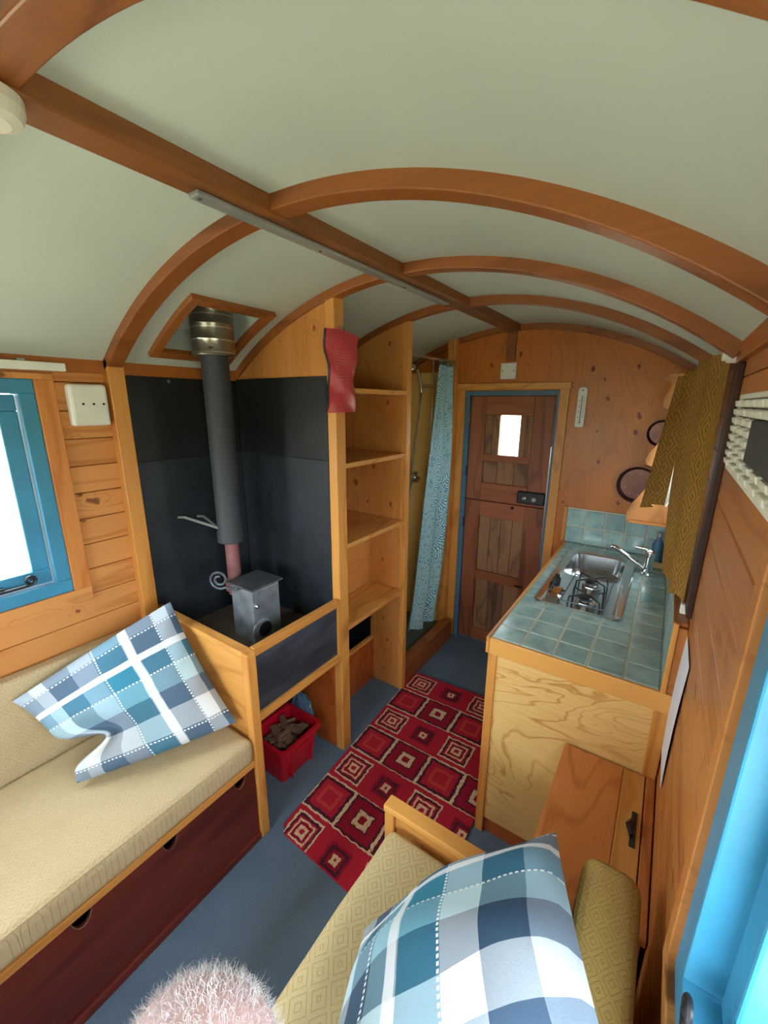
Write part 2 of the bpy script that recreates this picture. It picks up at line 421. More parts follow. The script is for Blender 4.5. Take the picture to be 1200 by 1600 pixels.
M['plaid1'] = plaid('blue_check_cloth', [(0, PG), (.08, PW), (.16, SL), (.30, PG), (.43, TL), (.61, PW), (.675, SL), (.85, PW), (.95, SL)],
                    [(0, PG), (.09, SL), (.25, PW), (.30, TL), (.43, LB), (.58, SL), (.72, PW), (.89, SL)], [(.62, .67)], [(.25, .30)], (.44, .84), (.10, .425, .90))
M['plaid2'] = plaid('blue_check_cloth_b', [(0, PW), (.10, SL), (.22, LB), (.31, PW), (.36, TL), (.54, PW), (.70, '#41566e'), (.88, PG)],
                    [(0, '#56697f'), (.16, PW), (.21, TL), (.38, LB), (.55, '#435a72'), (.74, PW), (.90, SL)], [(.31, .355)], [(.16, .205)], (.20, .53), (.03, .375), '#2c5070', 0.22)
def shower_cloth():
    t = NT('teal_starburst_cloth'); uv = t.uv()
    o = t.vor(uv, 5.6, 'ALL', 0.8)
    n = [x for x in t.n if x.type == 'TEX_VORONOI'][-1]
    dv = t.vmath('SUBTRACT', uv, n.outputs['Position'])
    s_ = t.sep(dv); ang = t.math('ARCTAN2', s_[1], s_[0]); dist = t.math('ADD', n.outputs['Distance'], t.math('MULTIPLY', t.noise(uv, 42, 2), 0.26))
    wob = t.noise(uv, 30, 2)
    ring = t.math('FLOOR', t.math('MULTIPLY', dist, 6.5))
    pet = t.math('SINE', t.math('ADD', t.math('MULTIPLY', ang, 34.0), t.math('ADD', t.math('MULTIPLY', ring, 2.4), t.math('MULTIPLY', wob, 3.0))))
    seg = t.math('SINE', t.math('MULTIPLY', t.math('FRACT', t.math('MULTIPLY', dist, 6.5)), PI))
    f = t.math('MULTIPLY', t.step(pet, -0.35, 0.15), t.step(seg, 0.05, 0.3))
    base = t.mix(t.noise(uv, 3.0, 2), srgb('#2a7d92'), srgb('#4a9fb0'))
    c = t.mix(f, base, srgb('#cfe6ea'))
    return t.done(c, 0.6, 0, 0.3)
M['shcurt'] = shower_cloth()
def rug_mat():
    t = NT('red_square_rug'); uv = t.uv(); cell = 0.182
    n1 = t.noise(t.vmath('MULTIPLY', uv, (1, 1, 1)), 40, 3); n2 = t.noise(t.vmath('ADD', uv, (5.2, 3.1, 0)), 40, 3)
    q = t.sep(uv)
    x = t.math('ADD', t.math('DIVIDE', q[0], cell), t.math('MULTIPLY', t.math('SUBTRACT', n1, 0.5), 0.10))
    y = t.math('ADD', t.math('DIVIDE', q[1], cell), t.math('MULTIPLY', t.math('SUBTRACT', n2, 0.5), 0.10))
    px = t.math('MODULO', t.math('FLOOR', x), 2.0); py = t.math('MODULO', t.math('FLOOR', y), 2.0)
    lx = t.math('ABSOLUTE', t.math('SUBTRACT', t.math('FRACT', x), 0.5)); ly = t.math('ABSOLUTE', t.math('SUBTRACT', t.math('FRACT', y), 0.5))
    d = t.math('MULTIPLY', t.math('MAXIMUM', lx, ly), 1.78)
    R_, D_, K_, G_, O_ = srgb('#c02a3e'), srgb('#9a1e32'), srgb('#3c2836'), srgb('#ecd0a8'), srgb('#d04a44')
    conc = t.ramp(d, [(0, R_), (0.10, G_), (0.22, D_), (0.34, G_), (0.42, R_), (0.50, K_), (0.60, G_), (0.68, R_), (0.86, R_)], 'CONSTANT')
    fill = t.ramp(d, [(0, R_), (0.30, O_), (0.45, R_), (0.66, K_), (0.80, G_), (0.90, R_)], 'CONSTANT')
    flow = t.ramp(d, [(0, R_), (0.06, G_), (0.18, D_), (0.30, K_), (0.42, D_), (0.52, R_)], 'CONSTANT')
    ringm = t.ramp(d, [(0, D_), (0.16, G_), (0.34, K_), (0.40, D_), (0.74, K_), (0.84, G_), (0.93, R_)], 'CONSTANT')
    c = t.mix(px, t.mix(py, conc, fill), t.mix(py, flow, ringm))
    # worn patches break the beige lines up
    wn_ = t.step(t.noise(uv, 75, 3, 0.7), 0.55, 0.66)
    c = t.mix(t.math('MULTIPLY', wn_, 0.75), c, R_)
    pile = t.noise(uv, 600, 2, 0.7)
    c = t.mix(t.math('MULTIPLY', pile, 0.3), c, srgb('#8a1a2e'))
    t.bump(pile, 0.5, 0.003)
    return t.done(c, 0.95, 0, 0.1)
M['rug'] = rug_mat()
def pouch():
    t = NT('red_pouch'); q = t.sep(t.uv())
    # faint rows of print too worn to read
    rows = t.math('GREATER_THAN', t.math('FRACT', t.math('MULTIPLY', q[1], 26.0)), 0.62)
    zone = t.math('MULTIPLY', t.math('MULTIPLY', t.math('GREATER_THAN', q[1], 0.38), t.math('LESS_THAN', q[1], 0.76)),
                  t.math('MULTIPLY', t.math('GREATER_THAN', q[0], 0.16), t.math('LESS_THAN', q[0], 0.72)))
    brk = t.step(t.noise(t.vmath('MULTIPLY', t.uv(), (40, 26, 1)), 1.0, 2), 0.42, 0.55)
    c = t.mix(t.math('MULTIPLY', t.math('MULTIPLY', rows, zone), t.math('MULTIPLY', brk, 0.4)), srgb('#cc444d'), srgb('#e8abaa'))
    t.bump(t.noise(t.uv(), 7, 3), 0.35, 0.01)
    return t.done(c, 0.32, 0, 0.5)
M['pouch'] = pouch()
def glass():
    m = bpy.data.materials.new('window_glass'); m.use_nodes = True; t = m.node_tree; t.nodes.remove(t.nodes['Principled BSDF'])
    tr = t.nodes.new('ShaderNodeBsdfTransparent'); tr.inputs[0].default_value = (0.95, 0.97, 0.97, 1)
    gl = t.nodes.new('ShaderNodeBsdfGlossy'); gl.inputs['Roughness'].default_value = 0.02
    mx = t.nodes.new('ShaderNodeMixShader'); mx.inputs[0].default_value = 0.06
    t.links.new(tr.outputs[0], mx.inputs[1]); t.links.new(gl.outputs[0], mx.inputs[2]); t.links.new(mx.outputs[0], t.nodes['Material Output'].inputs[0])
    return m
M['glass'] = glass()

# ================================================================== THE SETTING
o = B().box(XL - .1, XR + .1, YB - .1, YF + .1, -0.06, 0).build('floor', M['carpet']); struct(o, 'blue-grey carpeted floor')
g = B().box(-3000, 3000, -3000, 3000, -1.0, -0.9).build('ground', M['grass']); struct(g, 'grassy ground outside')
# ceiling shell
def arc_pts(x0, x1, d, n=40): return [(x0 + (x1 - x0) * i / n, arch(x0 + (x1 - x0) * i / n, d)) for i in range(n + 1)]
def arcbar(x0, x1, y0, y1, d0, d1, n=40):
    """bar bent to the roof: from depth d0 to d1 below the ceiling, y0..y1 wide"""
    b = B()
    rows = []
    for i in range(n + 1):
        x = x0 + (x1 - x0) * i / n; a = math.atan2(arch(x) - ZC, x - XC)
        c, s_ = math.cos(a), math.sin(a)
        rows.append([b.bm.verts.new(v) for v in ((XC + (RR - d0) * c, y0, ZC + (RR - d0) * s_), (XC + (RR - d0) * c, y1, ZC + (RR - d0) * s_),
                                                 (XC + (RR - d1) * c, y1, ZC + (RR - d1) * s_), (XC + (RR - d1) * c, y0, ZC + (RR - d1) * s_))])
    for p, q in zip(rows, rows[1:]):
        for k in range(4): b.bm.faces.new([p[k], p[(k + 1) % 4], q[(k + 1) % 4], q[k]])
    b.bm.faces.new(rows[0]); b.bm.faces.new(rows[-1][::-1])
    return b
HX0, HX1, HY0, HY1 = -1.695, -1.375, 0.885, 1.245
cb = arcbar(XL - .06, XR + .06, YB - .06, HY0 + .03, 0.0, -0.05, 64)
for a_ in ((XL - .06, XR + .06, HY1 - .03, YF + .06, 0.0, -0.05, 64), (XL - .06, HX0 + .03, HY0 + .03, HY1 - .03, 0.0, -0.05, 8), (HX1 - .03, XR + .06, HY0 + .03, HY1 - .03, 0.0, -0.05, 56),
           (HX0, HX1, HY0, HY1, -0.11, -0.13, 10), (HX0, HX1, HY0, HY0 + .03, -0.05, -0.11, 10), (HX0, HX1, HY1 - .03, HY1, -0.05, -0.11, 10), (HX0, HX0 + .03, HY0 + .03, HY1 - .03, -0.05, -0.11, 3), (HX1 - .03, HX1, HY0 + .03, HY1 - .03, -0.05, -0.11, 3)):
    q_ = arcbar(*a_); me_ = bpy.data.meshes.new('tmp'); q_.bm.to_mesh(me_); q_.bm.free(); cb.bm.from_mesh(me_); bpy.data.meshes.remove(me_)
ceil_ = cb.build('ceiling', M['ceil'], smooth=True); struct(ceil_, 'curved off-white painted ceiling')
for y0, y1 in ((0.245, 0.30), (0.745, 0.80), (1.31, 1.36), (1.868, 1.908), (2.615, YF), (-0.32, -0.265), (-0.85, -0.795)):
    arcbar(XL + .004, XR - .004, y0, y1, -0.004, 0.032, 48).build('rib', M['ribX'], ceil_, 0.003)
# flue hatch frame on the ceiling
for (a, b_, c, d) in ((HX0, HX1, HY0, HY0 + .035), (HX0, HX1, HY1 - .035, HY1), (HX0, HX0 + .032, HY0 + .035, HY1 - .035), (HX1 - .032, HX1, HY0 + .035, HY1 - .035)):
    arcbar(a, b_, c, d, -0.002, 0.018, 12).build('hatch_frame', M['ribX'], ceil_, 0.002)
# ridge beam with aluminium light strip
tr1 = box('trim_1', M['beamY'], None, -0.895, -0.82, YB, 2.625, 2.112, 2.158, 0.004); struct(tr1, 'varnished ridge beam under the ceiling')

def cut_segments(y0, y1, z0, z1, holes):
    segs = [(y0, y1)]
    for (a, b_, c, d) in holes:
        if z1 > c + .004 and z0 < d - .004:
            ns = []
            for s0, s1 in segs:
                if b_ <= s0 or a >= s1: ns.append((s0, s1)); continue
                if a > s0: ns.append((s0, a))
                if b_ < s1: ns.append((b_, s1))
            segs = ns
    return segs
def plank_wall(name, label, xin, sgn, mat, ranges, holes, pitch=0.098):
    """boarded wall: backing with openings (the wall itself) and every plank a child"""
    b = B()
    zs = sorted({0.0, EAVE} | {h[2] for h in holes} | {h[3] for h in holes})
    for z0, z1 in zip(zs, zs[1:]):
        for s0, s1 in cut_segments(YB, YF, z0, z1, holes):
            xs = sorted((xin + sgn * .014, xin + sgn * .075)); b.box(xs[0], xs[1], s0, s1, z0, z1)
    w = b.build(name, M['darkgap']); struct(w, label)
    z = 0.0
    while z < EAVE - .01:
        zt = min(z + pitch, EAVE)
        cuts = [z, zt]
        for h in holes:                                   # a hole edge that crosses a plank splits it into rows
            for e in (h[2], h[3]):
                if z + .012 < e < zt - .012: cuts.append(e)
        cuts.sort()
        for a, c in zip(cuts, cuts[1:]):
            for y0, y1 in ranges:
                for s0, s1 in cut_segments(y0, y1, a + .001, c - .001, holes):
                    if s1 - s0 < .02: continue
                    xs = sorted((xin, xin + sgn * .016))
                    B().box(xs[0], xs[1], s0, s1, a + (.0012 if a == z else 0), c - (.0012 if c == zt else 0)).build('plank', mat, w, 0.0022, 1)
        z = zt
    return w
LW = (-0.46, 0.53, 1.017, 1.769)      # left window opening: y0 y1 z0 z1
RW = (-0.42, 0.580, 0.925, 1.70)      # right window near camera
KW = (1.80, 2.36, 1.16, 1.72)         # kitchen window behind the curtains
wl_ = plank_wall('wall_left', 'left wall of horizontal orange pine boards', XL, -1, M['plankY'], [(YB, 0.75), (1.36, 1.87)], [LW])
wr_ = plank_wall('wall_right', 'right wall of horizontal red-brown pine boards', XR, 1, M['plankR'], [(YB, YF)], [RW, KW])
# far wall with door opening
def under_arch(x0, x1, n=24): return [(x0 + (x1 - x0) * i / n, arch(x0 + (x1 - x0) * i / n) + .004) for i in range(n + 1)]
DX0, DX1, DZ = -1.15, -0.565, 1.777
far = B()
far.prism([(DX1, 0), (XR + .05, 0)] + under_arch(XR, DX1)[0:], 'Y', YF, YF + .06)
far.prism([(XL - .05, 0), (DX0, 0)] + under_arch(DX0, XL), 'Y', YF, YF + .06)
far.prism([(DX0, DZ), (DX1, DZ)] + under_arch(DX1, DX0), 'Y', YF, YF + .06)
far = far.build('wall_far', M['farwall']); struct(far, 'far end wall of knotty varnished plywood')
BW = (-1.42, -0.22, 0.90, 1.72)       # rear window added to light the far end: x0 x1 z0 z1
bw = B().prism([(XL - .05, BW[3]), (XR + .05, BW[3])] + under_arch(XR, XL), 'Y', YB - .06, YB).box(XL - .05, XR + .05, YB - .06, YB, 0, BW[2]).box(XL - .05, BW[0], YB - .06, YB, BW[2], BW[3]).box(BW[1], XR + .05, YB - .06, YB, BW[2], BW[3]).build('wall_back', M['farwall']); struct(bw, 'rear end wall behind the viewer')
# eave boards
e1 = box('trim_2', M['eaveY'], None, XL - .001, XL + .016, YB, 1.32, 1.796, 1.848); struct(e1, 'varnished eave board along the left wall')
e2 = box('trim_3', M['eaveY'], None, XR - .016, XR + .001, YB, YF, 1.80, 1.848); struct(e2, 'varnished eave board along the right wall')
# uprights
p = box('trim_4', M['postZ'], None, XL, XL + .042, 0.745, 0.803, 0.80, 1.845, .003); struct(p, 'honey pine upright between boards and black panel')
# stove partition (across the wagon) with black panels
pw = B().prism([(XL, 0), (-1.175, 0)] + under_arch(-1.175, XL), 'Y', 1.322, 1.36).build('wall_partition', M['shelfZ']); struct(pw, 'pine partition between stove and shelves')
for z0, z1, mt in ((0.66, 1.462, 'blackpanel'), (1.4622, 1.803, 'blackpanel2')):
    box('heat_panel', M[mt], pw, XL + .012, -1.176, 1.312, 1.322, z0, z1, .002)
    box('heat_panel', M[mt], wl_, XL - .002, XL + .010, 0.804, 1.312, z0, z1, .002)
box('lower_panel', M['redpanel'], pw, XL + .004, -1.176, 1.314, 1.322, 0.0, 0.53, .001)
box('lower_panel', M['redpanel'], wl_, XL - .004, XL + .008, 0.835, 1.314, 0.0, 0.65, .001)
p = box('trim_5', M['postZ'], None, -1.176, -1.13, 1.315, 1.374, 0, arch(-1.15) - .002, .003); struct(p, 'honey pine upright beside the black stove recess')
# shelf / shower partition
pw2 = B().prism([(XL, 0), (-1.16, 0)] + under_arch(-1.16, XL), 'Y', 1.874, 1.902).build('wall_shower', M['shelfZ']); struct(pw2, 'pine partition between shelves and shower')
p = box('trim_6', M['postZ'], None, -1.165, -1.13, 1.870, 1.908, 0, arch(-1.15) - .002, .003); struct(p, 'honey pine upright between shelves and shower')
box('shower_lining', M['yellowlin'], wl_, XL - .002, XL + .008, 1.903, YF, 0.05, 1.83, .001)
box('shower_lining', M['yellowlin'], far, XL + .009, -1.262, YF - .008, YF, 0.05, 1.90, .001)
box('shower_lining', M['yellowlin'], pw2, XL + .009, -1.20, 1.902, 1.906, 0.05, 1.90, .001)
p = box('trim_7', M['postZ'], None, -1.262, -1.203, 2.575, YF, 0, arch(-1.23) - .002, .003); struct(p, 'pine upright between shower and door')
# shower sill and tray
p = box('trim_8', M['eaveY'], None, -1.205, -1.14, 1.908, 2.575, 0, 0.152, .004); struct(p, 'wooden shower sill')
p = box('shower_tray', M['tray'], None, XL + .01, -1.205, 1.908, 2.635, 0.0, 0.07, .006); tag(p, 'blue-grey shower tray behind the wooden sill', 'shower tray')
# door architraves
p = B().box(-1.203, -1.15, YF - .016, YF, 0, 1.784).build('trim_9', M['postZ'], None, .002); struct(p, 'pine architrave left of the door')
p = B().box(-0.565, -0.513, YF - .016, YF, 0, 1.784).build('trim_10', M['postZ'], None, .002); struct(p, 'pine architrave right of the door')
p = B().box(-1.203, -0.505, YF - .022, YF, 1.784, 1.822).build('trim_11', M['postX'], None, .003); struct(p, 'pine head board above the door')
p = B().box(-0.897, -0.842, YF - .018, YF, 1.95, 2.118).build('trim_12', M['beamY'], None, .003); struct(p, 'short dark batten under the ridge beam')

# ------------------------------------------------------------------ stable door
dr = bpy.data.objects.new('door_1', None); COL.objects.link(dr); dr.location = (-0.85, YF, 0); struct(dr, 'reddish brown two-leaf stable door with small window')
fr = B().box(-1.15, -1.117, YF - .006, YF + .05, 0, 1.777).box(-0.581, -0.565, YF - .006, YF + .05, 0, 1.777).box(-1.117, -0.581, YF - .006, YF + .05, 1.748, 1.777).box(-1.117, -0.581, YF + .02, YF + .05, 0, .012)
fr.build('door_frame', M['dblue'], dr, .002)
Y0, Y1 = YF + .008, YF + .036           # proud framing
YP0, YP1 = YF + .020, YF + .034          # recessed boards
def dpart(name, mat, x0, x1, z0, z1, proud=True):
    return box(name, M[mat], dr, x0, x1, Y0 if proud else YP0, Y1 if proud else YP1, z0, z1, .003)
L0, L1, R0, R1 = -1.114, -1.010, -0.706, -0.584
for (z0, z1) in ((0.014, 1.060), (1.066, 1.745)):
    dpart('stile', 'doorZ', L0, L1, z0, z1); dpart('stile', 'doorZ', R0, R1, z0, z1)
for (z0, z1) in ((1.630, 1.745), (1.330, 1.377), (1.066, 1.186), (0.955, 1.060), (0.490, 0.557), (0.014, 0.100)):
    dpart('rail', 'doorX', L1, R0, z0, z1)
WX0, WX1, WZ0, WZ1 = -0.915, -0.786, 1.380, 1.628
for x0, x1 in ((L1, -0.962), (-0.961, WX0), (WX1, -0.747), (-0.746, R0)): dpart('board', 'doorB', x0, x1, 1.377, 1.630, False)
for x0, x1 in ((L1, -0.913), (-0.911, -0.803), (-0.801, R0)): dpart('board', 'doorB', x0, x1, 1.186, 1.330, False)
for i in range(4):
    w_ = (R0 - L1) / 4
    dpart('board', 'doorB', L1 + w_ * i + .001, L1 + w_ * (i + 1) - .001, 0.557, 0.955, False)
    if i < 3:
        w3 = (R0 - L1) / 3; dpart('board', 'doorB', L1 + w3 * i + .001, L1 + w3 * (i + 1) - .001, 0.100, 0.490, False)
b = B().box(-1.125, WX0, YF + .036, YF + .048, .005, 1.752).box(WX1, -.575, YF + .036, YF + .048, .005, 1.752).box(WX0, WX1, YF + .036, YF + .048, .005, WZ0 - .002).box(WX0, WX1, YF + .036, YF + .048, WZ1, 1.752)
b.build('door_backing', M['doorB'], dr)
box('pane', M['glass'], dr, WX0, WX1, YF + .026, YF + .029, WZ0 - .003, WZ1 + .002, 0)
lk = box('lock', M['black'], dr, -0.757, -0.588, YF - .024, YF + .008, 1.084, 1.163, .008)
B().lathe((-0.708, YF - .024, 1.120), [(0.013, 0.004), (0.013, -0.006), (0.006, -0.009)], 16, 'Y').build('lock_knob', M['steel'], lk)
B().lathe((-0.650, YF - .024, 1.118), [(0.014, 0.004), (0.014, -0.004), (0.007, -0.006)], 16, 'Y').build('key_plate', M['alu'], lk)
B().sweep([(-0.787, YF + .006, 1.045), (-0.787, YF - .012, 1.047), (-0.778, YF - .016, 1.036)], .006, 8).build('catch', M['black'], dr)
B().sweep([(-0.725, YF + .006, 0.508), (-0.70, YF - .008, 0.508), (-0.675, YF - .010, 0.512)], .006, 8).build('catch', M['black'], dr)
for z, m in ((1.60, 'steel'), (1.26, 'black'), (0.90, 'black')):
    B().lathe((-1.116, YF - .006, z - .035), [(.005, 0), (.005, .07)], 10).build('hinge', M[m], dr)
box('edge_strip', M['steel'], dr, -0.585, -0.581, YF - .002, YF + .012, 0.75, 1.45, 0)

# ------------------------------------------------------------------ windows
def casement(name, label, xin, sgn, op, pane_gap=0.105, arch_w=0.055, stay=True, mat='blue', back=False, f=.046, deep=.018, amat='plankV'):
    y0, y1, z0, z1 = op
    w = bpy.data.objects.new(name, None); COL.objects.link(w); w.location = ((y0 + y1) / 2, YB, z0) if back else (xin, (y0 + y1) / 2, z0); struct(w, label)
    def bx(b, d0, d1, *r):
        if back: return b.box(r[0], r[1], YB - d1, YB - d0, r[2], r[3])
        xs = sorted((xin + sgn * d0, xin + sgn * d1)); b.box(xs[0], xs[1], *r); return b
    a = arch_w
    for r, mt in (((y0 - a, y1 + a, z0 - a, z0), 'plankY'), ((y0 - a, y1 + a, z1, z1 + .02), 'plankY'), ((y0 - a, y0, z0, z1), 'postZ'), ((y1, y1 + a, z0, z1), amat)):
        bx(B(), -.014, 0.0, *r).build('architrave', M[mt], w, .002)
    b = B()
    for r in ((y0, y1, z0, z0 + f), (y0, y1, z1 - f, z1), (y0, y0 + f, z0 + f, z1 - f), (y1 - f, y1, z0 + f, z1 - f)): bx(b, -.004, .085, *r)
    b.build('frame', M[mat], w, .003)
    s0, s1, t0, t1 = y0 + f + .004, y1 - f - .004, z0 + f + .004, z1 - f - .004; g_ = .052
    b = B()
    for r in ((s0, s1, t0, t0 + g_), (s0, s1, t1 - g_, t1), (s0, s0 + g_, t0 + g_, t1 - g_), (s1 - g_, s1, t0 + g_, t1 - g_)): bx(b, deep, deep + .04, *r)
    sa = b.build('sash', M[mat], w, .004)
    bx(B(), deep + .018, deep + .022, s0 + g_, s1 - g_, t0 + g_, t1 - g_).build('pane', M['glass'], sa)
    if stay:
        x = xin - sgn * .006; zz = z0 + f + .02
        pts = [(x, y1 - .60, zz), (x, y1 - .14, zz)]
        for k in range(15):
            t_ = k / 14; r = .017 * (1 - .62 * t_); an = -PI / 2 + t_ * 3.2 * PI
            pts.append((x, y1 - .118 + r * math.cos(an), zz + .017 + r * math.sin(an)))
        B().sweep(pts, [.0055, .0055] + [.0045] * 15, 8).build('stay', M['black'], w, smooth=True)
        B().box(min(x, xin + sgn * .015), max(x, xin + sgn * .015), y1 - .20, y1 - .188, zz - .006, zz + .012).build('stay_pin', M['black'], w, .001)
    return w
M['plankV'] = wood('architrave_upright', '#d38a48', '#b5682e', 'Z', knots=0.6, rings=6)
casement('window_1', 'blue framed casement window in the left wall', XL, -1, LW)
casement('window_2', 'blue framed casement window at the right, nearest the viewer', XR, 1, RW, arch_w=.035, f=.056, deep=.034, amat='plankR')
casement('window_3', 'kitchen window behind the ochre curtains', XR, 1, KW, stay=False, arch_w=0.03)
casement('added_window', 'rear window added behind the viewer for light', 0, 1, BW, stay=False, back=True)  # unseen window, added so daylight reaches the far end
portal('portal_rear', ((BW[0] + BW[1]) / 2, YB - .09, (BW[2] + BW[3]) / 2), (PI / 2, 0, 0), BW[1] - BW[0], BW[3] - BW[2])
portal('portal_left', (XL - .09, (LW[0] + LW[1]) / 2, (LW[2] + LW[3]) / 2), (0, -PI / 2, 0), LW[3] - LW[2], LW[1] - LW[0])
portal('portal_right', (XR + .09, (RW[0] + RW[1]) / 2, (RW[2] + RW[3]) / 2), (0, PI / 2, 0), RW[3] - RW[2], RW[1] - RW[0])
portal('portal_kitchen', (XR + .09, (KW[0] + KW[1]) / 2, (KW[2] + KW[3]) / 2), (0, PI / 2, 0), KW[3] - KW[2], KW[1] - KW[0])

# ================================================================== FURNITURE
def clouds(name, size):
    t = bpy.data.textures.new(name, 'CLOUDS'); t.noise_scale = size; return t
TX = clouds('lumps', 0.22)
def soften(o, bev, lump=0.01, lv=5):
    b = o.modifiers.new('bevel', 'BEVEL'); b.width = bev; b.segments = 4
    s_ = o.modifiers.new('sub', 'SUBSURF'); s_.subdivision_type = 'SIMPLE'; s_.levels = lv; s_.render_levels = lv
    d = o.modifiers.new('lumps', 'DISPLACE'); d.texture = TX; d.strength = lump; d.mid_level = 0.5; d.texture_coords = 'GLOBAL'
    for f in o.data.polygons: f.use_smooth = True
    return o

# ---- left bench bed
t = thing('bench_bed', 'long built-in bench bed with mahogany drawer front along the left wall', 'bed', (-1.44, -0.2, 0))
pts = [(YB + .05, .03), (.792, .03), (.792, .352)]
for yc in (.727, .462, .214, -.05, -.30, -.55, -.80):
    for k in range(9):
        a = PI * k / 8; pts.append((yc + .026 * math.cos(a), .352 - .048 * math.sin(a)))
pts.append((YB + .05, .352))
B().prism(pts, 'X', -1.146, -1.132).build('drawer_front', M['mahog'], t)
for yc in (.727, .462, .214, -.05, -.30):
    B().sweep([(-1.134, yc + .025 * math.cos(PI * k / 8), .352 - .047 * math.sin(PI * k / 8)) for k in range(9)], .0018, 6).build('finger_hole_rim', M['kindle'], t)
box('drawer_back', M['black'], t, -1.20, -1.19, YB + .05, .792, .03, .36, 0)
box('skirting', M['mahog'], t, -1.15, -1.122, YB + .05, .792, 0, .032, .003)
box('top_rail', M['postY'], t, -1.15, -1.126, YB + .05, .793, .352, .379, .003)
box('platform', M['postY'], t, XL + .005, -1.15, YB + .05, .793, .358, .376, 0)
box('end_panel', M['postX'], t, XL + .002, -1.155, .798, .830, 0, .818, .003)
box('end_cap', M['postX'], t, XL + .002, -1.150, .793, .834, .812, .836, .004)
box('end_post', M['postZ'], t, -1.156, -1.120, .793, .834, 0, .834, .006)
o = B().box(-1.640, -1.118, YB + .06, .790, .380, .484).build('seat_cushion', M['cushL']); soften(o, .028, .012)
B().sweep([(-1.1225, y, .4775 + .0015 * math.sin(9 * y)) for y in [YB + .09 + k * .06 for k in range(35)] if y < .77], .0035, 6).build('piping', M['cushLb'], o, smooth=True)
tag(o, 'long ochre woven seat cushion on the left bench bed', 'cushion')
o = B().prism([(-1.752, .385), (-1.644, .385), (-1.682, .80), (-1.752, .80)], 'Y', YB + .06, .788).build('back_cushion', M['cushLb']); soften(o, .022, .010)
tag(o, 'long ochre woven back cushion against the left wall', 'cushion')

def pillow(name, label, A, Bc, Cc, D, T, mat, bows=(.07, .07, .07, .07), group=None, dent=None, n=44, fold=None):
    """A-B-C-D corners; bows = how far the edges AB, BC, CD, DA pull in"""
    A, Bc, Cc, D = map(Vector, (A, Bc, Cc, D)); nrm = (Bc - A).cross(D - A).normalized()
    b = B()
    def pt(u, v, sg):
        s_, q = 2 * u - 1, 2 * v - 1
        # u runs A->B, v runs A->D
        ea = bows[0] * (1 - s_ * s_) * max(0, -q); ec = bows[2] * (1 - s_ * s_) * max(0, q)
        eb = bows[1] * (1 - q * q) * max(0, s_)
        ed = bows[3] * (1 - q * q) * max(0, -s_) if not fold else (.10 * (1 - q * q) + .46 * math.exp(-((v - fold) / .10) ** 2)) * max(0, -s_) ** 1.3
        u2 = u + (ed - eb) * .5; v2 = v + (ea - ec) * .5
        p = A * (1 - u2) * (1 - v2) + Bc * u2 * (1 - v2) + Cc * u2 * v2 + D * (1 - u2) * v2
        h = T * (max(0.0, (1 - s_ ** 2) * (1 - q ** 2))) ** .5
        w = .006 * math.sin(9 * u + 4 * v) * (1 - s_ * s_) + .005 * math.sin(13 * v - 5 * u)
        if dent: w += dent(u, v)
        edge = min(1, 6 * (1 - abs(s_))) * min(1, 6 * (1 - abs(q)))
        return p + nrm * (sg * h + w * edge)
    b.grid(lambda u, v: pt(u, v, 1), n, n); b.grid(lambda u, v: pt(u, v, -1), n, n)
    bmesh.ops.remove_doubles(b.bm, verts=b.bm.verts[:], dist=.0004)
    o = b.build(name, mat, None, smooth=True)
    return tag(o, label, 'pillow', group)
pillow('plaid_pillow', 'blue and white checked pillow propped on the left bench bed end', (-1.652, .275, .748), (-1.548, .770, .930), (-1.180, .768, .548), (-1.420, .335, .505), .075, M['plaid1'],
       (-.02, .05, -.03, .42), 'checked pillows', lambda u, v: -.055 * math.exp(-((u - .12) ** 2 / .012 + (v - .70) ** 2 / .006)) + .030 * math.exp(-((u - .22) ** 2 + (v - .60) ** 2) / .010) + .028 * math.exp(-((u - .20) ** 2 + (v - .86) ** 2) / .008)
       + .012 * math.sin(26 * v + 8 * u) * max(0, u - .8) * 5 * .5, fold=.70)

# ---- hearth box and stove
t = thing('hearth_box', 'raised hearth box with black front panel and pine rails', 'hearth', (-1.45, 1.07, .5))
box('top_rail', M['postY'], t, -1.158, -1.130, .835, 1.314, .803, .836, .003)
box('front_panel', M['chalk'], t, -1.150, -1.140, .835, 1.314, .558, .803, .001)
box('bottom_rail', M['postY'], t, -1.160, -1.128, .835, 1.314, .524, .560, .003)
box('side_strip', M['postZ'], t, -1.140, -1.128, 1.296, 1.314, .560, .836, .002)
box('hearth_slab', M['hearth'], t, XL + .012, -1.158, .835, 1.311, .655, .690, .002)
t = thing('wood_stove', 'small grey steel box stove with round draught hole', 'stove', (-1.415, 1.08, .69))
body = box('stove_body', M['greysteel'], t, -1.488, -1.347, 1.006, 1.152, .690, .930, .004)
box('neck', M['darksteel'], t, -1.47, -1.365, 1.02, 1.135, .930, .938, .001)
box('top_plate', M['darksteel'], t, -1.502, -1.333, .994, 1.166, .938, .946, .002)
B().lathe((-1.347, 1.045, .742), [(.050, -.002), (.050, .004), (.046, .006)], 28, 'X').build('draught_ring', M['greysteel'], t)
B().lathe((-1.341, 1.058, .742), [(.034, -.001), (.034, .002)], 24, 'X').build('draught_hole', M['black'], t)
B().lathe((-1.347, 1.022, .862), [(.010, 0), (.008, .012), (.003, .016)], 12, 'X').build('stud', M['steel'], t)
pts = []
for k in range(22):
    q = k / 21; r = .045 * (1 - .72 * q); an = -PI / 2 - q * 3.3 * PI + .6
    pts.append((-1.520 + r * math.cos(an) * .82, .975 + r * math.cos(an) * .55, .958 + r * math.sin(an)))
pts = [(-1.42, .995, .934), (-1.47, .99, .922)] + pts
B().sweep(pts, [.006] * len(pts), 8).build('scroll_handle', M['darksteel'], t, smooth=True)
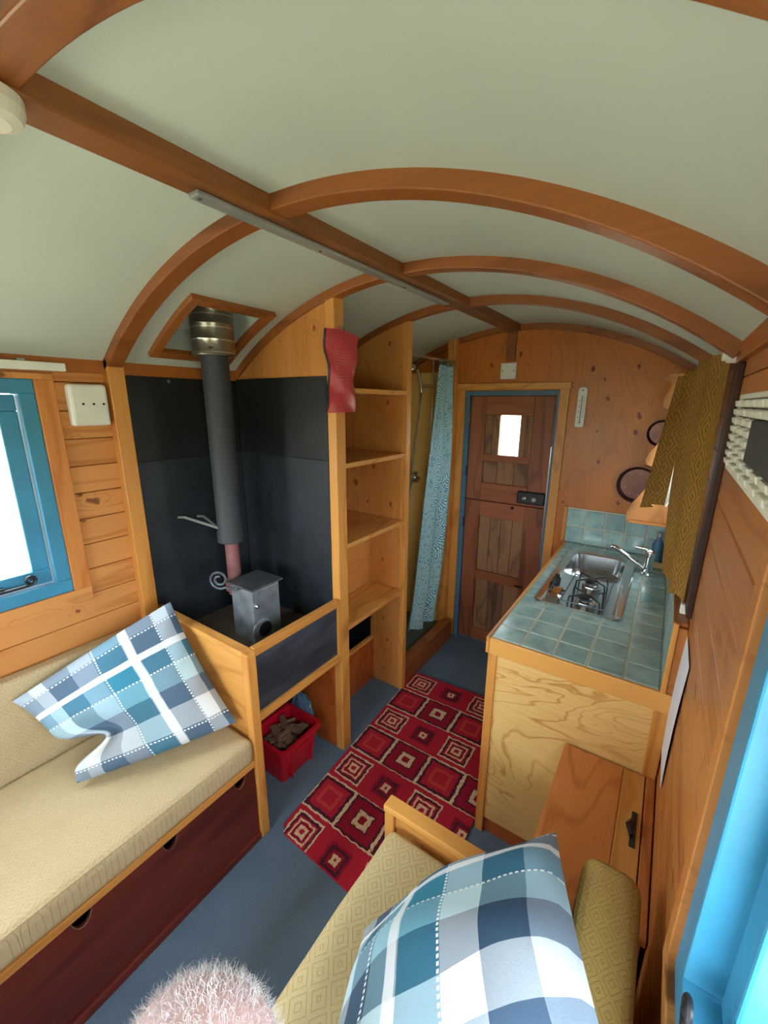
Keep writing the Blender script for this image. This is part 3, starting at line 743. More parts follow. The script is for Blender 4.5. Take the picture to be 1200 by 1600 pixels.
t = thing('flue_pipe', 'black stove flue with red lower pipe and galvanised collar', 'flue', (-1.56, 1.08, .85))
FX, FY = -1.560, 1.080
B().lathe((FX, FY, .845), [(.030, 0), (.030, .29)], 24).build('lower_pipe', M['redpipe'], t, smooth=False)
box('outlet_box', M['redpipe'], t, -1.585, -1.488, 1.045, 1.112, .858, .922, .004)
pp = B().lathe((FX, FY, 1.098), [(.054, 0), (.0575, .002), (.0575, .045), (.0535, .05), (.0535, .83)], 32).build('pipe', M['flue'], t)
col_ = B().lathe((FX, FY, 1.876), [(.081, .0), (.084, .006), (.081, .012), (.081, .055), (.083, .06), (.081, .065), (.081, .11), (.083, .115), (.081, .12), (.081, .165), (.083, .17), (.081, .175), (.081, .215), (.083, .22), (.081, .225), (.081, .265)], 36).build('collar', M['galv'], t)
B().lathe((FX + .062, FY - .055, 1.90), [(.006, -.006), (.006, .006)], 10, 'Y').build('screw', M['steel'], col_)
for o_ in (pp, col_):
    for f in o_.data.polygons: f.use_smooth = True
    o_.data.set_sharp_from_angle(angle=math.radians(42))
for y0, z0 in ((.955, 1.205), (1.045, 1.190)):
    B().sweep([(XL + .012, y0, z0), (XL + .05, y0 + .005, z0 + .005), (FX - .02, FY - .045, 1.165)], .006, 6).build('bracket', M['alu'], t)

# ---- crate with kindling, bag
t = thing('storage_crate', 'open red plastic crate of kindling under the hearth', 'crate', (-1.315, 1.11, 0))
def crate():
    b = B()
    def loop(x0, x1, y0, y1, z, r=.02, n=4):
        P = []
        for (cx, cy_, a0) in ((x1 - r, y1 - r, 0), (x0 + r, y1 - r, PI / 2), (x0 + r, y0 + r, PI), (x1 - r, y0 + r, 1.5 * PI)):
            for k in range(n + 1):
                a = a0 + PI / 2 * k / n; P.append(b.bm.verts.new((cx + r * math.cos(a), cy_ + r * math.sin(a), z)))
        return P
    L = [loop(-1.412, -1.238, 1.012, 1.214, 0.002), loop(-1.428, -1.214, 1.0, 1.228, .168), loop(-1.438, -1.202, .988, 1.240, .170), loop(-1.440, -1.200, .986, 1.242, .196),
         loop(-1.424, -1.214, 1.002, 1.226, .197), loop(-1.406, -1.244, 1.018, 1.208, .010)]
    b.bm.faces.new(L[0][::-1]); b.bm.faces.new(L[-1])
    for p, q in zip(L, L[1:]):
        m = len(p)
        for i in range(m): b.bm.faces.new([p[i], p[(i + 1) % m], q[(i + 1) % m], q[i]])
    return b
crate().build('crate_shell', M['red'], t, smooth=False)
box('handle', M['red'], t, -1.216, -1.200, 1.07, 1.165, .140, .158, .004)
for yy in (1.055, 1.18): box('rib', M['red'], t, -1.236, -1.216, yy - .004, yy + .004, .01, .165, .002)
rk = random.Random(3)
for k in range(46):
    ln, w_, h_ = rk.uniform(.05, .10), rk.uniform(.016, .045), rk.uniform(.008, .018)
    b = B(); b.prism([(-w_ / 2, 0), (w_ / 2, 0), (w_ * .35, h_), (-w_ * .42, h_ * .8)], 'Y', -ln / 2, ln / 2)
    o = b.build('kindling_stick', M['kindle'], None, .0015, 1)
    o.location = (rk.uniform(-1.378, -1.258), rk.uniform(1.056, 1.176), .070 + .112 * (k / 45))
    o.rotation_euler = (rk.uniform(-.18, .18), rk.uniform(-.3, .3), rk.uniform(0, PI))
    tag(o, 'split brown kindling stick heaped in the red crate', 'kindling', 'kindling in the red crate')
b = B(); bmesh.ops.create_icosphere(b.bm, subdivisions=4, radius=1.0)
rb = random.Random(5)
for v in b.bm.verts:
    c = v.co.copy(); n_ = math.sin(9 * c.x + 3) * math.sin(8 * c.y) * .10 + math.sin(17 * c.z + 5 * c.x) * .06 + math.sin(23 * c.y - 11 * c.z) * .05
    c *= (1 + n_); v.co = Vector((-1.375 + c.x * .075, 1.279 + c.y * .028, max(.002, .130 + c.z * .120)))
tag(b.build('plastic_bag', M['bagblue'], None, smooth=True), 'crumpled blue-grey plastic bag wedged behind the red crate', 'bag')

# ---- shelves
t = thing('shelf_unit', 'open pine shelf unit between stove recess and shower', 'shelves', (-1.4, 1.62, 0))
for z, xb in ((1.760, XL + .02), (1.446, XL + .02), (1.080, XL + .02), (.666, -1.36)):
    box('shelf', M['shelfY'], t, xb, -1.137, 1.361, 1.873, z - .022, z, .003)
    if z < 1.7: box('shelf_batten', M['shelfY'], t, -1.30, -1.150, 1.852, 1.873, z - .045, z - .023, .002)
box('back_panel', M['shelfZ'], t, XL + .016, XL + .02, 1.361, 1.873, 1.08, 1.82, 0)
box('back_panel', M['shelfZ'], t, -1.372, -1.360, 1.361, 1.873, .645, 1.057, 0)
box('low_panel', M['redpanel'], t, -1.360, -1.345, 1.361, 1.873, 0, .285, .001)
box('low_ledge', M['postY'], t, -1.366, -1.342, 1.361, 1.873, .285, .303, .002)
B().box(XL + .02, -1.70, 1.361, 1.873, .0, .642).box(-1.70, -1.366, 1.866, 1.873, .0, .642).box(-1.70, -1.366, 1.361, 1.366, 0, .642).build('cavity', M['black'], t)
# ---- red pouch hung on the upright
def pouch_pt(u, v):
    wv = .105 - .022 * math.sin(PI * min(1, v * 1.3)) + .012 * (v > .7) * (v - .7)
    y = 1.336 - .002 + (u - .5) * 2 * wv * (0.96 if v < .1 else 1.0) + .012 * (v - .5)
    zz = 1.662 + v * .30 + .006 * math.sin(PI * u) * (1 if v > .9 else 0)
    bul = math.sin(PI * u) * .016 * (1 - .5 * v) + .004 * math.sin(14 * v + 5 * u)
    return (-1.112 + bul - .02 * (u - .5), y, zz)
t = thing('fire_blanket_pouch', 'red plastic pouch hanging on the upright beside the stove', 'pouch', (-1.11, 1.33, 1.66))
B().grid(pouch_pt, 16, 24, .010).build('pouch', M['pouch'], t)
for s_ in (0, 1):
    B().sweep([Vector(pouch_pt(s_, v / 12)) + Vector((0, -.004 if s_ == 0 else .004, 0)) for v in range(13)], .004, 6).build('strap', M['black'], t)
B().sweep([(-1.13, 1.338, 1.985), (-1.105, 1.338, 1.985), (-1.098, 1.338, 1.968)], .003, 6).build('hook', M['steel'], t)
box('white_label', M['white'], t, -1.103, -1.0985, 1.262, 1.275, 1.682, 1.725, 0)

# ---- shower
o = B().sweep([(-1.205, 1.909, 1.950), (-1.215, 2.577, 1.955)], .007, 10).build('shower_rail', M['steel'], None, smooth=True); tag(o, 'thin steel shower curtain rail above the sill', 'rail')
def sc_pt(u, v):
    # v=0 top .. 1 bottom ; u 0 near (left) .. 1 far
    yl = 2.375 - .15 * min(1, v / .45) * 1.0 - .135 * max(0, (v - .45) / .55)
    yr = 2.575 - .004 * v - .04 * max(0, v - .8) / .2
    y = yl + (yr - yl) * u
    z = 1.925 - v * 1.755 + (.09 * (1 - u) ** 3 * v if v > .9 else 0) + .03 * u * v
    amp = .012 + .016 * v
    x = -1.222 - .022 * v + .036 * u * math.sin(PI * min(1, v * 1.05)) + amp * math.sin(u * PI * 5.2 + .6 + v * 1.1) + .006 * math.sin(u * 23 + v * 4)
    return (x, y, z)
t = thing('shower_curtain', 'teal shower curtain with white starburst print', 'curtain', (-1.22, 2.4, .17))
B().grid(sc_pt, 64, 48, .003, lambda u, v: (u * .75, v * 1.75)).build('cloth', M['shcurt'], t)
for k in range(6):
    u = .08 + k * .16; q = sc_pt(u, 0)
    B().sweep([(q[0] + .016 * math.cos(a), q[1], 1.942 + .020 * math.sin(a)) for a in [2 * PI * j / 12 for j in range(13)]], .003, 6).build('ring', plain('green_ring', '#1f6a5a', .4) if k == 0 else bpy.data.materials['green_ring'], t)
t = thing('shower_set', 'chrome hand shower with riser rail and hose on the shower wall', 'shower', (-1.45, 2.62, .5))
B().sweep([(-1.374, 2.600, 1.985), (-1.374, 2.600, 1.36)], .008, 12).build('riser_rail', M['chrome'], t, smooth=True)
for z in (1.965, 1.38): B().sweep([(-1.374, 2.634, z), (-1.374, 2.600, z)], .009, 10).build('rail_bracket', M['chrome'], t)
B().sweep([(-1.360, 2.600, 1.815), (-1.465, 2.585, 1.812)], .010, 10).build('holder', M['chrome'], t, smooth=True)
B().sweep([(-1.452, 2.585, 1.77), (-1.456, 2.58, 1.83), (-1.468, 2.57, 1.90), (-1.490, 2.555, 1.945)], [.009, .010, .011, .014], 12).build('handset', M['chrome'], t, smooth=True)
B().lathe((-1.505, 2.545, 1.918), [(.036, -.004), (.038, .004), (.030, .022), (.014, .034)], 24).build('shower_head', M['chrome'], t, smooth=True)
hs = []
for k in range(25):
    q = k / 24; hs.append((-1.452 - .10 * q ** 1.4 - .02 * math.sin(PI * q), 2.585 - .03 * math.sin(PI * q), 1.77 - 1.33 * q))
B().sweep(hs, .006, 8).build('hose', M['alu'], t, smooth=True)
B().lathe((-1.509, 2.634, 1.175), [(.042, 0), (.042, -.012), (.026, -.02), (.024, -.05), (.018, -.055)], 24, 'Y').build('mixer', M['chrome'], t, smooth=True)
B().sweep([(-1.509, 2.585, 1.17), (-1.515, 2.575, 1.11)], [.010, .006], 10).build('lever', M['chrome'], t, smooth=True)
o = box('glass_scraper', M['white'], None, -1.400, -1.385, 2.612, 2.634, 1.37, 1.657, .004); tag(o, 'narrow white plastic strip on the shower wall', 'strip')

# ---- far wall fittings
t = thing('blank_plate', 'square white blanking plate above the door', 'socket plate', (-.88, YF, 1.85))
box('plate', M['white'], t, -.927, -.830, YF - .012, YF - .001, 1.845, 1.940, .004)
for x in (-.913, -.844): B().lathe((x, YF - .012, 1.893), [(.005, 0), (.005, -.002)], 10, 'Y').build('screw', M['alu'], t)
t = thing('thermometer', 'white wall thermometer right of the door', 'thermometer', (-.444, YF, 1.57))
B().prism([(-.468, 1.572), (-.420, 1.572), (-.420, 1.782), (-.432, 1.792), (-.456, 1.792), (-.468, 1.782)], 'Y', YF - .010, YF - .001).build('backing', M['white'], t, .002)
B().sweep([(-.444, YF - .012, 1.60), (-.444, YF - .012, 1.745)], .003, 8).build('tube', M['alu'], t)
B().lathe((-.444, YF - .012, 1.597), [(.005, -.004), (.006, 0), (.005, .005)], 10).build('bulb', M['alu'], t)
for k in range(12):
    z = 1.625 + k * .010; box('tick', M['black'], t, -.436, -.428 if k % 2 else -.431, YF - .0108, YF - .0098, z, z + .002, 0)
    if k % 3 == 0: box('tick', M['black'], t, -.460, -.452, YF - .0108, YF - .0098, z, z + .003, 0)
B().lathe((-.444, YF - .0101, 1.775), [(.004, 0), (.004, -.002)], 10, 'Y').build('hang_hole', M['black'], t)

# ---- kitchen
WX, WE, WY = -.444, .100, 1.316
t = thing('kitchen_cabinet', 'low kitchen cabinet with pale plywood end panel', 'cabinet', (-.17, 1.95, 0))
box('end_panel', M['palePly'], t, -.405, .080, 1.326, 1.340, .075, .824, 0)
box('corner_post', M['postZ'], t, -.434, -.402, 1.318, 1.352, 0, .824, .003)
box('corner_post', M['postZ'], t, .078, .117, 1.318, 1.352, 0, .821, .003)
box('plinth', M['redpanel'], t, -.402, .080, 1.334, 1.346, 0, .075, 0)
for y0, y1 in ((1.354, 1.775), (1.780, 2.205), (2.210, 2.630)):
    d_ = box('door', M['palePly'], t, -.432, -.416, y0, y1, .08, .815, .003)
    B().lathe((-.432, y1 - .04, .62), [(.006, 0), (.006, -.012), (.013, -.018), (.010, -.026)], 14, 'X').build('knob', M['black'], d_)
box('side', M['palePly'], t, -.414, .10, 2.625, 2.640, 0, .82, 0)
t = thing('worktop', 'tiled worktop with honey pine edging', 'worktop', (-.17, 1.95, .83))
SX0, SX1, SY0, SY1 = -.385, -.050, 1.700, 2.556        # sink and hob unit
b = B(); b.box(-.431, .09, 1.330, SY0 + .02, .826, .8842).box(-.431, .09, SY1 - .02, 2.641, .826, .8842).box(-.431, SX0 + .02, SY0 + .02, SY1 - .02, .826, .8842).box(SX1 - .02, .09, SY0 + .02, SY1 - .02, .826, .8842)
wt = b.build('grout_bed', M['grout'], t)
box('edging', M['postY'], t, WX, -.4315, WY, 2.630, .822, .888, .003)
box('edging', M['postX'], t, -.4310, .117, WY, 1.3295, .822, .886, .003)
PT, TS = .105, .0972
def tile_piece(rects, name='tile'):
    b = B()
    for r in rects: b.box(*r)
    return b.build(name, M['tile'], t, .0018, 2)
cut = (SX0 + .012, SX1 - .012, SY0 + .012, SY1 - .012)
for i in range(5):
    for j in range(13):
        x0 = -.4305 + i * PT + .003; y0 = 1.3305 + j * PT + .003; x1, y1 = x0 + TS, min(y0 + TS, 2.630)
        if i == 4: x1 = min(x1, .0815)
        if y1 - y0 < .01: continue
        rects = [(x0, x1, y0, y1)]
        if x1 > cut[0] and x0 < cut[1] and y1 > cut[2] and y0 < cut[3]:
            rects = []
            if x0 < cut[0]: rects.append((x0, cut[0], y0, y1))
            if x1 > cut[1]: rects.append((cut[1], x1, y0, y1))
            a, c = max(x0, cut[0]), min(x1, cut[1])
            if y0 < cut[2]: rects.append((a, c, y0, cut[2]))
            if y1 > cut[3]: rects.append((a, c, cut[3], y1))
        if rects: tile_piece([(r[0], r[1], r[2], r[3], .879, .8865 + random.uniform(-.0004, .0006)) for r in rects])
# far splash-back and right-hand upstand
sb = thing('splashback', 'two rows of sea-green tiles behind the sink on the far wall', 'splashback', (-.2, 2.64, .89))
box('splash_bed', M['grout'], sb, -.448, .084, 2.634, 2.6425, .887, 1.100, 0)
box('splash_trim', M['postZ'], sb, -.470, -.448, 2.622, 2.6425, .887, 1.106, .003)
for i in range(5):
    for j in range(2):
        x0 = -.445 + i * PT; x1 = min(x0 + TS, .0815)
        B().box(x0, x1, 2.629, 2.6345, .889 + j * PT, .889 + j * PT + TS).build('tile', M['tile'], sb, .0018)
us = thing('tiled_upstand', 'row of sea-green tiles edged in pine along the right wall', 'upstand', (.1, 1.95, .89))
box('upstand_bed', M['grout'], us, .0905, .1185, 1.345, 2.628, .8850, 1.098, 0)
box('upstand_side', M['plankR'], us, .0985, .119, 1.322, 1.3445, .887, 1.098, .001)
box('upstand_end', M['postZ'], us, .084, .098, 1.314, 1.330, .886, 1.112, .003)
box('upstand_cap', M['eaveY'], us, .083, .119, 1.330, 2.628, 1.099, 1.112, .003)
for j in range(12):
    for k in range(2):
        y0 = 1.333 + j * PT
        B().box(.0855, .0915, y0, min(y0 + TS, 2.628), .889 + k * PT, .889 + k * PT + TS).build('tile', M['tile'], us, .0018)

# ---- sink with hob
t = thing('sink_hob', 'stainless steel combined sink and two-burner gas hob', 'sink', (-.22, 2.1, .88))
def rrect(b, x0, x1, y0, y1, r, z, n=6):
    P = []
    for (cx, cy_, a0) in ((x1 - r, y1 - r, 0), (x0 + r, y1 - r, PI / 2), (x0 + r, y0 + r, PI), (x1 - r, y0 + r, 1.5 * PI)):
        for k in range(n + 1):
            a = a0 + PI / 2 * k / n; P.append(b.bm.verts.new((cx + r * math.cos(a), cy_ + r * math.sin(a), z)))
    return P
def skin_loops(b, L, cap0=False, cap1=True):
    for p, q in zip(L, L[1:]):
        m = len(p)
        for i in range(m): b.bm.faces.new([p[i], p[(i + 1) % m], q[(i + 1) % m], q[i]])
    if cap1: b.bm.faces.new(L[-1])
    if cap0: b.bm.faces.new(L[0][::-1])
b = B()
MIDY = 2.075
L = [rrect(b, SX0, SX1, SY0, SY1, .035, .8872), rrect(b, SX0, SX1, SY0, SY1, .035, .892), rrect(b, SX0 + .004, SX1 - .004, SY0 + .004, SY1 - .004, .033, .896),
     rrect(b, SX0 + .012, SX1 - .012, SY0 + .012, SY1 - .012, .028, .895), rrect(b, SX0 + .020, SX1 - .020, SY0 + .020, SY1 - .020, .024, .8895),
     rrect(b, SX0 + .030, SX1 - .042, MIDY + .01, SY1 - .095, .060, .8890), rrect(b, SX0 + .036, SX1 - .048, MIDY + .016, SY1 - .101, .056, .8850),
     rrect(b, SX0 + .046, SX1 - .058, MIDY + .026, SY1 - .111, .052, .800), rrect(b, SX0 + .070, SX1 - .082, MIDY + .05, SY1 - .135, .04, .782)]
skin_loops(b, L); b.build('basin', M['steel'], t, smooth=True).modifiers.new('es', 'EDGE_SPLIT').split_angle = math.radians(50)
B().lathe((-.225, 2.27, .783), [(.025, 0), (.025, .002), (.018, .0025)], 20).build('plug_hole', M['darksteel'], t)
# ridge between sink and hob and the drainer lip at the right
box('hob_lip', M['steel'], t, SX1 - .040, SX1 - .034, SY0 + .03, MIDY + .02, .889, .893, .001)
for (bx_, by_) in ((-.195, 1.805), (-.200, 1.995)):
    bu = B().lathe((bx_, by_, .889), [(.040, 0), (.038, .006), (.026, .010), (.026, .020)], 24).build('burner', M['steel'], t, smooth=False)
    B().lathe((bx_, by_, .909), [(.030, 0), (.031, .005), (.024, .010), (.006, .011)], 24).build('burner_cap', M['black'], bu)
    for k in range(4):
        a = k * PI / 2 + PI / 4
        B().sweep([(bx_ + .085 * math.cos(a), by_ + .085 * math.sin(a), .890), (bx_ + .080 * math.cos(a), by_ + .080 * math.sin(a), .925), (bx_ + .022 * math.cos(a), by_ + .022 * math.sin(a), .927)], .0035, 8).build('pan_support', M['black'], bu, smooth=True)
gr = [(-.282, 1.735, .905), (-.118, 1.735, .905), (-.118, 2.065, .905), (-.282, 2.065, .905), (-.282, 1.735, .905)]
B().sweep(gr, .003, 8).build('grate_frame', M['darksteel'], t)
for yy in (1.945, 1.985):
    B().lathe((-.348, yy, .889), [(.018, 0), (.017, .012), (.012, .014), (.011, .026)], 18).build('control_knob', M['black'], t)
b = B(); skin_loops(b, [rrect(b, -.352, -.290, 1.775, 1.890, .010, .889), rrect(b, -.346, -.300, 1.785, 1.880, .010, .902), rrect(b, -.335, -.315, 1.80, 1.865, .008, .905)])
b.build('control_cover', M['chrome'], t, smooth=False)
t = thing('kitchen_tap', 'chrome mixer tap at the right of the sink', 'tap', (.002, 2.31, .887))
B().lathe((.002, 2.31, .887), [(.028, 0), (.028, .006), (.022, .012), (.021, .085), (.024, .095), (.020, .118), (.006, .124)], 24).build('tap_body', M['chrome'], t, smooth=True)
B().sweep([(-.008, 2.31, .915), (-.04, 2.31, .935), (-.10, 2.31, .972), (-.150, 2.31, 1.002), (-.163, 2.31, 1.003), (-.168, 2.31, .992)], [.012, .012, .011, .011, .011, .010], 12).build('spout', M['chrome'], t, smooth=True)
B().sweep([(.004, 2.31, 1.005), (-.02, 2.31, 1.018), (-.065, 2.31, 1.020)], [.012, .009, .005], 10).build('lever', M['chrome'], t, smooth=True)
t = thing('soap_bottle', 'slim dark blue bottle behind the tap', 'bottle', (.03, 2.54, .887))
B().lathe((.03, 2.54, .887), [(.026, 0), (.027, .01), (.027, .10), (.012, .125), (.012, .14)], 20).build('bottle', M['dblue'], t, smooth=True)
B().lathe((.03, 2.54, 1.027), [(.013, 0), (.013, .02), (.006, .03)], 14).build('cap', M['alu'], t)
o = B().lathe((.035, 2.43, .904), [(.013, -.03), (.016, -.02), (.016, .02), (.013, .03)], 16, 'X').build('cork_stopper', M['cork']); tag(o, 'pale cork stopper lying right of the tap', 'stopper')

# ---- scalloped board, pans
sc_pts = [(.118, 1.845), (-.049, 1.842), (-.072, 1.822), (-.068, 1.812), (-.040, 1.806), (-.032, 1.789), (-.040, 1.760), (-.055, 1.730), (-.058, 1.703), (-.046, 1.682), (-.028, 1.678), (-.006, 1.690),
          (.004, 1.64), (-.010, 1.58), (-.040, 1.527), (-.075, 1.475), (-.090, 1.437), (-.084, 1.412), (-.066, 1.404), (-.045, 1.405), (-.040, 1.37), (-.055, 1.315), (-.085, 1.26), (-.118, 1.205), (-.134, 1.158), (-.132, 1.116), (-.124, 1.108), (.118, 1.106)]
t = thing('scalloped_board', 'scalloped wooden board standing out beside the kitchen window', 'board', (.05, 2.45, 1.1))
B().prism(sc_pts, 'Y', 2.440, 2.460).build('board', M['scallop'], t, .003)
box('foot_ledge', M['scallop'], t, -.118, .118, 2.400, 2.4395, 1.113, 1.125, .003)
for nm, lb, x, z, r in (('round_tray', 'dark round copper pan hanging low on the far wall', -.112, 1.276, .105), ('round_tray', 'smaller dark round pan hanging higher on the far wall', -.040, 1.555, .072)):
    t = thing(nm, lb, 'pan', (x, YF, z))
    B().lathe((x, YF - .002, z), [(r * .8, 0), (r, -.020), (r, -.024), (r * .95, -.024), (r * .78, -.006)], 36, 'Y').build('pan', M['copper'], t, smooth=False)
    for k in range(9):
        a = 2 * PI * k / 9
        B().lathe((x + r * .58 * math.cos(a), YF - .007, z + r * .58 * math.sin(a)), [(.006, 0), (.006, -.003), (.003, -.0035)], 8, 'Y').build('punched_dot', M['copperL'], t)

# ---- curtains of the kitchen window
def near_curt(u, v):
    # u 0 near .. 1 far ; v 0 top .. 1 bottom
    y = 1.415 + .30 * u
    z = 1.832 - .690 * v + .012 * math.sin(7 * u) * v - .03 * math.exp(-((u - .35) / .2) ** 2) * v
    x = .094 - (.046 + .016 * math.sin(PI * v)) * u ** .8 + .007 * math.sin(u * 11 + v * 1.2)
    return (x, y, z)
def far_curt(u, v):
    y = 2.10 + .29 * u
    z = 1.826 - (.545 + .075 * u) * v + .006 * math.sin(6 * u)
    x = .040 - .024 * v - (.046 + .045 * v) * u + .013 * math.sin(u * 13 + .5)
    return (x, y, z)
o = B().grid(near_curt, 40, 40, .004, lambda u, v: (u * .42, v * .77)).build('window_curtain', M['curt']); tag(o, 'ochre diamond-pattern curtain at the near side of the kitchen window', 'curtain', 'kitchen curtains')
t = thing('window_curtain', 'ochre curtain with white lining at the far side of the kitchen window', 'curtain', (.02, 2.25, 1.2), 'kitchen curtains')
B().grid(far_curt, 40, 30, .004, lambda u, v: (u * .34, v * .62)).build('cloth', M['curt'], t)
B().grid(lambda u, v: Vector(far_curt(0, v)) + Vector(((.004 + .034 * math.sin(PI * v ** 1.6) * (v > .1)) * u, -.012 * u - .003, 0)), 6, 24, .002).build('lining', M['lining'], t)
o = box('shade_strip', M['shadeStrip'], None, .106, .1195, 1.315, 1.395, 1.135, 1.796, .002); struct(o, 'dark strip painted as shade beside the kitchen window curtain')  # dark strip stands in for the shaded wall behind the curtain edge
t = thing('curtain_rail', 'white curtain rail along the top of the kitchen window', 'curtain rail', (.1, 1.9, 1.84))
B().box(.086, .098, 1.400, 2.43, 1.842, 1.856).build('rail', M['white'], t, .002)
box('end_bracket', M['white'], t, .086, .119, 1.372, 1.398, 1.800, 1.858, .003)
box('end_stop', M['white'], t, .076, .090, 1.378, 1.398, 1.806, 1.826, .003)
t = thing('lower_curtain_rail', 'thin lower curtain rail under the kitchen window', 'curtain rail', (.1, 1.9, 1.1))
B().box(.100, .106, 1.41, 2.43, 1.118, 1.126).build('rail', M['white'], t, .002)
box('end_bracket', M['white'], t, .096, .119, 1.388, 1.408, 1.113, 1.142, .003)

# ---- right wall: vent and leaflet
t = thing('wall_vent', 'white plastic louvred vent on the right wall', 'vent', (XR, .95, 1.56))
VY0, VY1, VZ0, VZ1 = .55, 1.215, 1.562, 1.722
b = B().box(.112, .1195, VY0, VY1, VZ0, VZ0 + .012).box(.112, .1195, VY0, VY1, VZ1 - .010, VZ1).box(.112, .1195, VY1 - .012, VY1, VZ0 + .012, VZ1 - .010).box(.112, .1195, VY0, VY0 + .012, VZ0 + .012, VZ1 - .010)
b.build('frame', M['white'], t, .002)
box('vent_back', M['black'], t, .117, .1195, VY0 + .012, VY1 - .012, VZ0 + .012, VZ1 - .010, 0)
nrow = 8; ph = (VZ1 - VZ0 - .022) / nrow
for j in range(nrow):
    z0 = VZ0 + .012 + j * ph
    for k, yc in enumerate((1.165, 1.055, .955, .865, .78, .70, .62)):
        if 2 <= j <= 5 and k >= 3 and k <= 5: continue
        B().prism([(.1175, z0 + .001), (.1055, z0 + .002), (.1035, z0 + ph * .80), (.1175, z0 + ph * .92)], 'Y', yc - .028, yc + .028).build('louvre', M['white'], t, .0015, 1)
box('grey_insert', M['flue'], t, .104, .1170, .66, .90, VZ0 + .012 + 2 * ph, VZ0 + .012 + 6 * ph, .003)
o = B().grid(lambda u, v: (.1165 - .003 * math.sin(PI * v), 1.12 + .10 * (1 - v) * 0 + .17 * u + .10 * v * 0 + .04 * (v) , 1.098 - .40 * v), 8, 12, .0008).build('leaflet', M['paper']); tag(o, 'white paper leaflet pinned to the right wall beside the cabinet', 'paper')

# ---- left wall fittings
t = thing('switch_box', 'white plastic switch box on the left wall boards', 'switch box', (XL, .67, 1.61))
bx_ = box('cover', M['white'], t, XL + .001, XL + .042, .612, .733, 1.614, 1.757, .010)
for y in (.650, .683, .715): B().lathe((XL + .042, y, 1.690), [(.0042, -.001), (.0042, .0012)], 10, 'X').build('switch_hole', M['black'], t)
t = thing('window_rail', 'white curtain rail over the left window', 'curtain rail', (XL, 0, 1.8))
box('rail', M['white'], t, XL + .020, XL + .046, -.55, .616, 1.796, 1.822, .003)
for y in (.50, -.4): box('bracket', M['alu'], t, XL + .016, XL + .040, y - .01, y + .01, 1.822, 1.830, .001)
# ---- beam fittings
t = thing('strip_light', 'slim aluminium strip light under the ridge beam', 'light', (-.87, 1.16, 2.11))
B().box(-.886, -.852, .586, 1.735, 2.101, 2.1118).build('profile', M['alu'], t, .003)
for y in (.60, .96, 1.40): B().lathe((-.868, y, 2.101), [(.004, 0), (.004, -.002)], 8).build('screw', M['darksteel'], t)
t = thing('smoke_alarm', 'round cream smoke alarm on the ridge beam', 'alarm', (-.857, .245, 2.11))
B().lathe((-.857, .262, 2.1118), [(.050, 0), (.050, -.014), (.044, -.028), (.030, -.034)], 32).build('body', M['cream'], t, smooth=False)
B().lathe((-.857, .262, 2.078), [(.012, 0), (.011, -.004)], 16).build('test_button', M['alu'], t)

# ---- rug
rug = [(-1.088, .852), (-.440, .825), (-.452, 2.100), (-1.148, 2.062)]
def rug_pt(u, v):
    a, b_, c, d = [Vector((q[0], q[1], 0)) for q in rug]
    s_, w_ = 2 * u - 1, 2 * v - 1
    r = .045; m = max(abs(s_), abs(w_))
    ex = max(0, (abs(s_) - .93) / .07); ey = max(0, (abs(w_) - .96) / .04)
    sh = 1 - .05 * min(ex, ey)
    u2, v2 = .5 + s_ * sh * .5, .5 + w_ * (1 - .03 * min(ex, ey)) * .5
    p_ = a * (1 - u2) * (1 - v2) + b_ * u2 * (1 - v2) + c * u2 * v2 + d * (1 - u2) * v2
    p_.z = .0065
    return p_
o = B().grid(rug_pt, 40, 60, .009, lambda u, v: (u * .65 + .004, (1 - v) * 1.23)).build('rug', M['rug']); tag(o, 'red patterned rug with beige squares on the carpet', 'rug')

# ---- right bench, cushions, chest
t = thing('side_bench', 'low pine bench with panelled end beside the right wall', 'bench', (-.25, 0, 0))
box('end_cap', M['postX'], t, -.532, -.146, .788, .832, .552, .572, .004)
box('end_stile', M['postZ'], t, -.530, -.498, .792, .828, 0, .552, .003)
box('end_rail', M['postX'], t, -.498, -.148, .800, .822, .500, .552, .002)
for k in range(4):
    x0 = -.498 + k * .0875; box('end_board', M['postZ'], t, x0 + .001, x0 + .0865, .806, .818, .0, .500, .002)
box('front_panel', M['postY'], t, -.505, -.490, -.95, .790, 0, .405, .003)
box('platform', M['postY'], t, -.505, .10, -.95, .790, .405, .420, 0)
o = B().box(-.500, -.030, -.93, .783, .422, .530).build('seat_cushion', M['cushR']); soften(o, .028, .008)
tag(o, 'pale ochre diamond-weave seat cushion on the right bench', 'cushion')
o = B().box(-.020, .084, -.90, .770, .424, .832).build('back_cushion', M['cushRb']); soften(o, .030, .008)
tag(o, 'ochre diamond-weave back cushion standing against the right wall', 'cushion')
t = thing('wooden_chest', 'narrow wooden chest with black catch between bench and cabinet', 'chest', (-.03, 1.07, 0))
box('body', M['chestY'], t, -.138, .110, .842, 1.312, 0, .566, .003)
for x0, x1, mt in ((-.143, .031, 'chestY'), (.032, .090, 'chestP'), (.093, .117, 'chestY')):
    box('lid_board', M[mt], t, x0, x1, .836, 1.315, .567, .587, .002)
ct = box('catch_plate', M['black'], t, .066, .080, 1.045, 1.160, .587, .590, .001)
B().sweep([(.070, 1.075, .593), (.062, 1.10, .600), (.070, 1.128, .593)], [.006, .009, .006], 8).build('turn_button', M['black'], ct, smooth=True)
pillow('plaid_pillow', 'blue and white checked pillow leaning on the right bench back cushion', (-.398, .520, .575), (-.080, .790, .80), (.040, .400, .985), (-.245, .165, .755), .080, M['plaid2'],
       (.02, .02, .05, .05), 'checked pillows')

